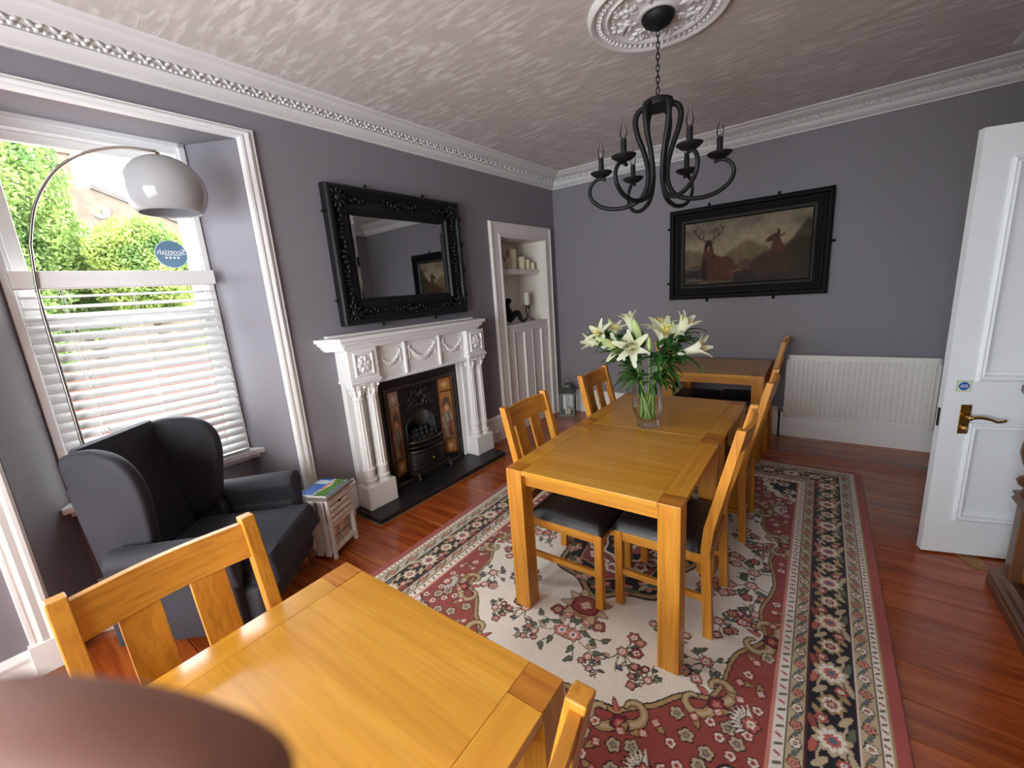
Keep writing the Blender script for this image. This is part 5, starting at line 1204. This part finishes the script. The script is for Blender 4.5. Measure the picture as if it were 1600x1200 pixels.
# ================================================================== lantern
ln=thing('floor_lantern','small glazed metal lantern on the floor in the back left corner','lantern',T(.215,4.62,0)@RZ(.35))
LM=paint('weathered_lantern_metal',(.10,.11,.10,1),.45,.3,14,metal=.6); s_=.088
MB().box(-s_-.012,s_+.012,-s_-.012,s_+.012,0,.018).build('base',LM,ln,bevel=.003)
for x in (-1,1):
    for y in (-1,1): MB().box(x*s_-.007,x*s_+.007,y*s_-.007,y*s_+.007,.018,.30).build('corner_bar',LM,ln)
for a in range(4):
    A=RZ(a*PI/2); MB().box(-s_+.007,s_-.007,s_-.002,s_+.001,.03,.29).build('glass_panel',PANE,ln,M=A); b=MB(); b.box(-s_,s_,s_-.005,s_+.005,.018,.030); b.box(-s_,s_,s_-.005,s_+.005,.288,.30); b.box(-.004,.004,s_-.003,s_+.004,.03,.29); b.build('glazing_bar',LM,ln,M=A)
b=MB(); r4=lambda h,z:[(-h,-h,z),(h,-h,z),(h,h,z),(-h,h,z)]
b.loft([r4(s_+.018,.300),r4(s_+.018,.312),r4(.055,.365),r4(.034,.372),r4(.034,.400),r4(.046,.404),r4(.022,.425)]); b.build('roof',LM,ln)
b=MB(); b.tube([(.038*math.cos(t),0,.450+.042*math.sin(t)) for t in np.linspace(-.5,PI+.5,16)],.0045,6); b.build('carry_ring',LM,ln,smooth=True)
t=thing('lantern_candle','short candle standing inside the floor lantern','candle',ln.matrix_world@T(0,0,.018)); MB().lathe([(0,0),(.033,0),(.034,.07),(.030,.075),(0,.072)],18).build('wax',WAX,t,smooth=40); MB().tube([(0,0,.07),(.001,0,.085)],.0015,5).build('wick',BLACK,t)

# ================================================================== carved sideboard, only its near-door corner in view
sb=thing('carved_sideboard','dark carved oak sideboard with a turned pillar at the right edge','sideboard',ID)
x0=3.545; y1,y0=2.850,1.05; x1=4.06
b=MB(); b.prism([(x0,0),(x1,0),(x1,.11),(x0+.040,.11),(x0+.030,.100),(x0+.022,.095),(x0+.016,.080),(x0,.075)],y0,y1,'y'); b.build('plinth',DARKWOOD[1],sb,smooth=25)
MB().box(x0-.004,x0+.006,y0,y1+.004,.0,.055).build('plinth_moulding',DARKWOOD[1],sb,bevel=.004)
MB().box(x0+.09,x1,y0+.03,y1-.06,.11,.50).build('body',DARKWOOD[2],sb)
for yy in (y1-.13,y1-.72,y0+.06,y0+.62): MB().box(x0+.030,x0+.095,yy,yy+.07,.11,.515).build('post',DARKWOOD[2],sb,bevel=.003)
for k,(ya,yb) in enumerate(((y1-.65,y1-.13),(y0+.69,y1-.72),(y0+.13,y0+.62))):
    MB().box(x0+.070,x0+.088,ya,yb,.13,.50).build('front_panel',MIDWOOD,sb)
    b=MB(); frame_sweep(b,ya,yb,.13,.50,[(0,0),(.006,-.016),(.020,-.020),(.030,-.012),(.040,-.010),(.046,0)]); b.build('panel_moulding',MIDWOOD,sb,M=T(x0+.070,0,0)@RZ(PI/2),smooth=30)
    b=MB(); cy=(ya+yb)/2
    for q in range(10): a=q*PI/5; b.ell((0,0,0),.012,.03,.045,8,6,T(x0+.070,cy+.06*math.cos(a),.31+.08*math.sin(a))@RX(a))
    b.build('panel_carving',MIDWOOD,sb,smooth=True)
MB().prism([(x0+.012,.500),(x0+.022,.515),(x0+.012,.530),(x0+.02,.54),(x1,.54),(x1,.500)],y0,y1-.045,'y').build('mid_shelf',DARKWOOD[1],sb,smooth=25)
tp=[(0,.54),(.040,.54),(.046,.556),(.036,.572),(.030,.585),(.052,.600),(.058,.618),(.050,.634),(.032,.645),(.028,.66),(.050,.70),(.062,.75),(.058,.80),(.036,.85),(.026,.88),(.040,.895),(.044,.91),(.034,.925),(.028,.94),(.036,.96),(0,.96)]
for yy in (y1-.128,y0+.10): MB().lathe(tp,24,T(x0+.052,yy,0)).build('turned_pillar',DARKWOOD[2],sb,smooth=40)
MB().box(x1-.03,x1,y0+.03,y1-.05,.54,.96).build('back_board',DARKWOOD[2],sb)
b=MB(); b.prism([(x0+.03,.96),(x0+.005,.985),(x0-.005,1.0),(x0-.005,1.03),(x1,1.03),(x1,.96)],y0-.01,y1+.012,'y'); b.build('top',DARKWOOD[1],sb,smooth=25)

# ================================================================== outside: street trees, gable with chimney, red boundary wall
GZ=-.9
struct(MB().box(-60,-.6,-40,45,GZ-.2,GZ).build('ground',paint('garden_ground',(.25,.24,.22,1),.9,.2,.6)),'garden ground outside the window')
def foliage(name,label,cat,c,rx,ry,rz,n,sz,mat,seed,trunk=True):
    root=thing(name,label,cat,T(c[0],c[1],GZ)); cz=c[2]-GZ; r_=np.random.default_rng(seed)
    th=r_.uniform(0,2*PI,n); ph=np.arccos(r_.uniform(-1,1,n)); rad=r_.uniform(.45,1,n)**.5; lump=1+.18*np.sin(th*3+seed)*np.sin(ph*4)+.12*np.sin(th*7+2*seed)*np.cos(ph*5)
    P=np.stack([rx*np.sin(ph)*np.cos(th),ry*np.sin(ph)*np.sin(th),rz*np.cos(ph)],1)*(rad*lump)[:,None]+[0,0,cz]
    a=r_.normal(size=(n,3)); a/=np.linalg.norm(a,axis=1)[:,None]; b_=r_.normal(size=(n,3)); b_-=a*(a*b_).sum(1)[:,None]; b_/=np.linalg.norm(b_,axis=1)[:,None]
    s=sz*r_.uniform(.6,1.3,n)[:,None]; V_=np.stack([P-a*s,P+b_*s*.5,P+a*s,P-b_*s*.5],1).reshape(-1,3).astype(np.float32); Fq=np.arange(n*4,dtype=np.int32)
    me=bpy.data.meshes.new('foliage'); me.vertices.add(n*4); me.vertices.foreach_set('co',V_.ravel()); me.loops.add(n*4); me.loops.foreach_set('vertex_index',Fq); me.polygons.add(n); me.polygons.foreach_set('loop_start',np.arange(0,n*4,4,dtype=np.int32)); me.update(calc_edges=True)
    o=put(me,'foliage',mat,root); o['kind']='stuff'
    if trunk:
        b=MB(); b.tube([(0,0,0),(.1,.05,cz*.5),(0,.1,cz)],[.22,.16,.08],8)
        for k in range(5): aa=k*1.3; b.tube([(0,.05,cz*.6),(rx*.3*math.cos(aa),ry*.3*math.sin(aa),cz*.9),(rx*.6*math.cos(aa),ry*.6*math.sin(aa),cz+rz*.3)],[.09,.06,.03],6)
        b.build('trunk',paint('bark',(.09,.07,.05,1),.9,.3,5),root,smooth=True)
    return root
def tree_leaf(name,c1,c2):
    a=N(name); v=a.coords(); c=a.ramp(a.noise(v,1.2,4),[(.32,c1),(.5,c2),(.68,mul(c2,1.25))]); a.col(c); a.set(Roughness=.6); t=a.n('BsdfTranslucent'); a.l(c,t.inputs[0]); mx=a.n('MixShader'); mx.inputs[0].default_value=.4
    a.l(a.b.outputs[0],mx.inputs[1]); a.l(t.outputs[0],mx.inputs[2]); a.l(mx.outputs[0],a.out.inputs[0]); return a.m
TL1=tree_leaf('bright_tree_leaf',(.052,.122,.034,1),(.180,.262,.068,1)); TL2=tree_leaf('yellow_green_leaf',(.073,.143,.030,1),(.232,.297,.068,1))
foliage('broadleaf_tree','tall leafy green tree filling the left of the upper pane','tree',(-8.6,1.05,3.6),1.3,1.05,2.0,42000,.045,TL1,3)
foliage('shrub_tree','yellow-green bushy tree behind the globe lamp and sticker','tree',(-8.2,2.85,2.55),.9,.85,.95,28000,.040,TL2,8)
foliage('small_tree','green tree low in the middle of the upper pane','tree',(-9.5,2.0,2.3),1.0,.9,.95,24000,.040,TL1,11)
foliage('garden_bush','green garden bush seen low through the blind slats','bush',(-6.5,3.3,.2),.9,.9,1.0,12000,.042,TL1,15,False)
foliage('garden_bush','dark green bush seen through the blind slats on the left','bush',(-6.2,.4,1.0),.7,.9,1.1,12000,.042,TL1,16,False)
# stone gable with a chimney stack and a satellite dish
STONE=paint('sandstone',(.085,.065,.047,1),.9,.25,3,.3,20); ROOF=paint('slate_roof',(.055,.046,.042,1),.8,.2,3)
hs=thing('stone_house','sandstone house gable with chimney beyond the trees','building',T(-17,3.75,GZ-1.15))
MB().prism([(-2.2,0),(3.0,0),(3.0,5.85),(2.0,6.4),(-.15,7.3),(-.9,7.3),(-2.2,5.6)],-1,3,'x',ID).build('gable_wall',STONE,hs)
MB().box(.98,1.3,-.75,-.15,7.2,8.7).build('chimney_stack',STONE,hs); MB().box(.90,1.36,-.82,-.08,8.6,8.8).build('chimney_cope',STONE,hs)
for y in (-.6,-.3): MB().lathe([(.10,8.8),(.13,8.85),(.10,9.2),(.12,9.25),(0,9.25)],12,T(1.14,y,0)).build('chimney_pot',paint('terracotta_pot',(.16,.07,.035,1),.8) if 'terracotta_pot' not in bpy.data.materials else bpy.data.materials['terracotta_pot'],hs,smooth=40)
b=MB(); b.prism([(-.2,7.32),(2.0,6.42),(3.1,5.8),(3.1,5.94),(2.0,6.56),(-.2,7.46)],-1.05,3.05,'x'); b.build('roof_verge',ROOF,hs)
for (yy,zz) in ((2.2,4.2),(.3,4.6)): 
    wf=MB().box(3.0,3.06,yy-.4,yy+.4,zz-.7,zz+.7).build('window_frame',WHITE,hs); MB().box(3.05,3.07,yy-.34,yy+.34,zz-.64,zz+.64).build('window_pane',paint('dark_house_glass',(.05,.06,.07,1),.1) if 'dark_house_glass' not in bpy.data.materials else bpy.data.materials['dark_house_glass'],wf)
sd_=thing('satellite_dish','pale satellite dish on the house beyond the trees','satellite dish',T(-14.0,3.66,4.62)@S3(.55,.55,.55))
MB().lathe([(0,.0),(.15,.012),(.28,.05),(.36,.09),(.355,.10),(.28,.06),(.15,.024),(0,.012)],28,aim((.8,-.3,.35))).build('dish',paint('dish_grey',(.06,.07,.075,1),.5),sd_,smooth=True); b=MB(); b.tube([(0,0,0),(-.1,.02,-.5)],.025,8); b.tube([(0,0,-.1),(.35,-.1,.1)],.015,6); b.build('bracket',BLACK,sd_)
# red boundary wall with separate bricks on the face seen through the blind
BR=paint('red_brick',(.18,.04,.028,1),.85,.25,4,.2,40)
bwz=thing('boundary_wall','low red brick garden wall across the lane seen through the blind','wall',T(-5.2,1.9,GZ))
MB().box(-.12,.0,-3.0,3.6,0,1.86).build('mortar_core',paint('mortar',(.11,.055,.042,1),.9),bwz)
brm=MB().box(-.004,.012,0,.46,0,.19).mesh('brick'); 
for r_ in range(9):
    for k in range(14): put(brm,'brick',BR,bwz,T(0,-2.95+k*.47+(.235 if r_%2 else 0),.03+r_*.203))
MB().box(-.16,.04,-3.05,3.65,1.86,1.95).build('coping',STONE,bwz)

# ================================================================== the photographer's hand: a finger across the lens corner
hand=thing('hand','out-of-focus finger of a hand across the lower left corner','hand',ID)
SK=N('skin'); v_=SK.coords(); SK.col(SK.ramp(SK.noise(v_,60,3),[(.3,lin(138,92,76)),(.7,lin(150,104,88))])); SK.set(Roughness=.65); SK.b.inputs['Subsurface Weight'].default_value=.15; SK.b.inputs['Subsurface Radius'].default_value=(.01,.004,.002)
def cpt(px,py,d): return CP+(CF+CR*((px-800)/656.12)-CU*((py-600)/656.12))*d
d0=.062
V=[]; E_=[]; Rr=[]
def chain(pts,rs,root=None):
    st=len(V)
    for k,(p,r_) in enumerate(zip(pts,rs)):
        V.append(tuple(p)); Rr.append(r_)
        if k: E_.append((st+k-1,st+k))
    if root is not None: E_.append((root,st))
    return st
wrist=cpt(-560,1900,.10)
palm=chain([cpt(-900,2300,.14),wrist,cpt(-420,1560,.080)],[.026,.024,.022])
chain([cpt(-260,1215,.070),cpt(-20,1166,.064),cpt(160,1184,.060),cpt(340,1232,.058),cpt(450,1285,.058)],[.0105,.0102,.0100,.0094,.0070],2)         # index finger, nearest the lens
chain([cpt(-330,1500,.066),cpt(-150,1560,.050),cpt(60,1640,.046),cpt(190,1700,.046)],[.0095,.0092,.0088,.0070],2)
chain([cpt(-420,1680,.066),cpt(-260,1800,.050),cpt(-80,1900,.046),cpt(40,1960,.046)],[.0092,.0088,.0082,.0066],2)
chain([cpt(-520,1860,.075),cpt(-380,2020,.056),cpt(-220,2120,.050),cpt(-120,2160,.050)],[.0082,.0076,.0070,.0058],1)
chain([cpt(-700,1500,.11),cpt(-760,1250,.12),cpt(-740,1080,.12)],[.0125,.0112,.0090],1)
skin_body('hand_skin',SK.m,hand,V,E_,Rr,sub=2)
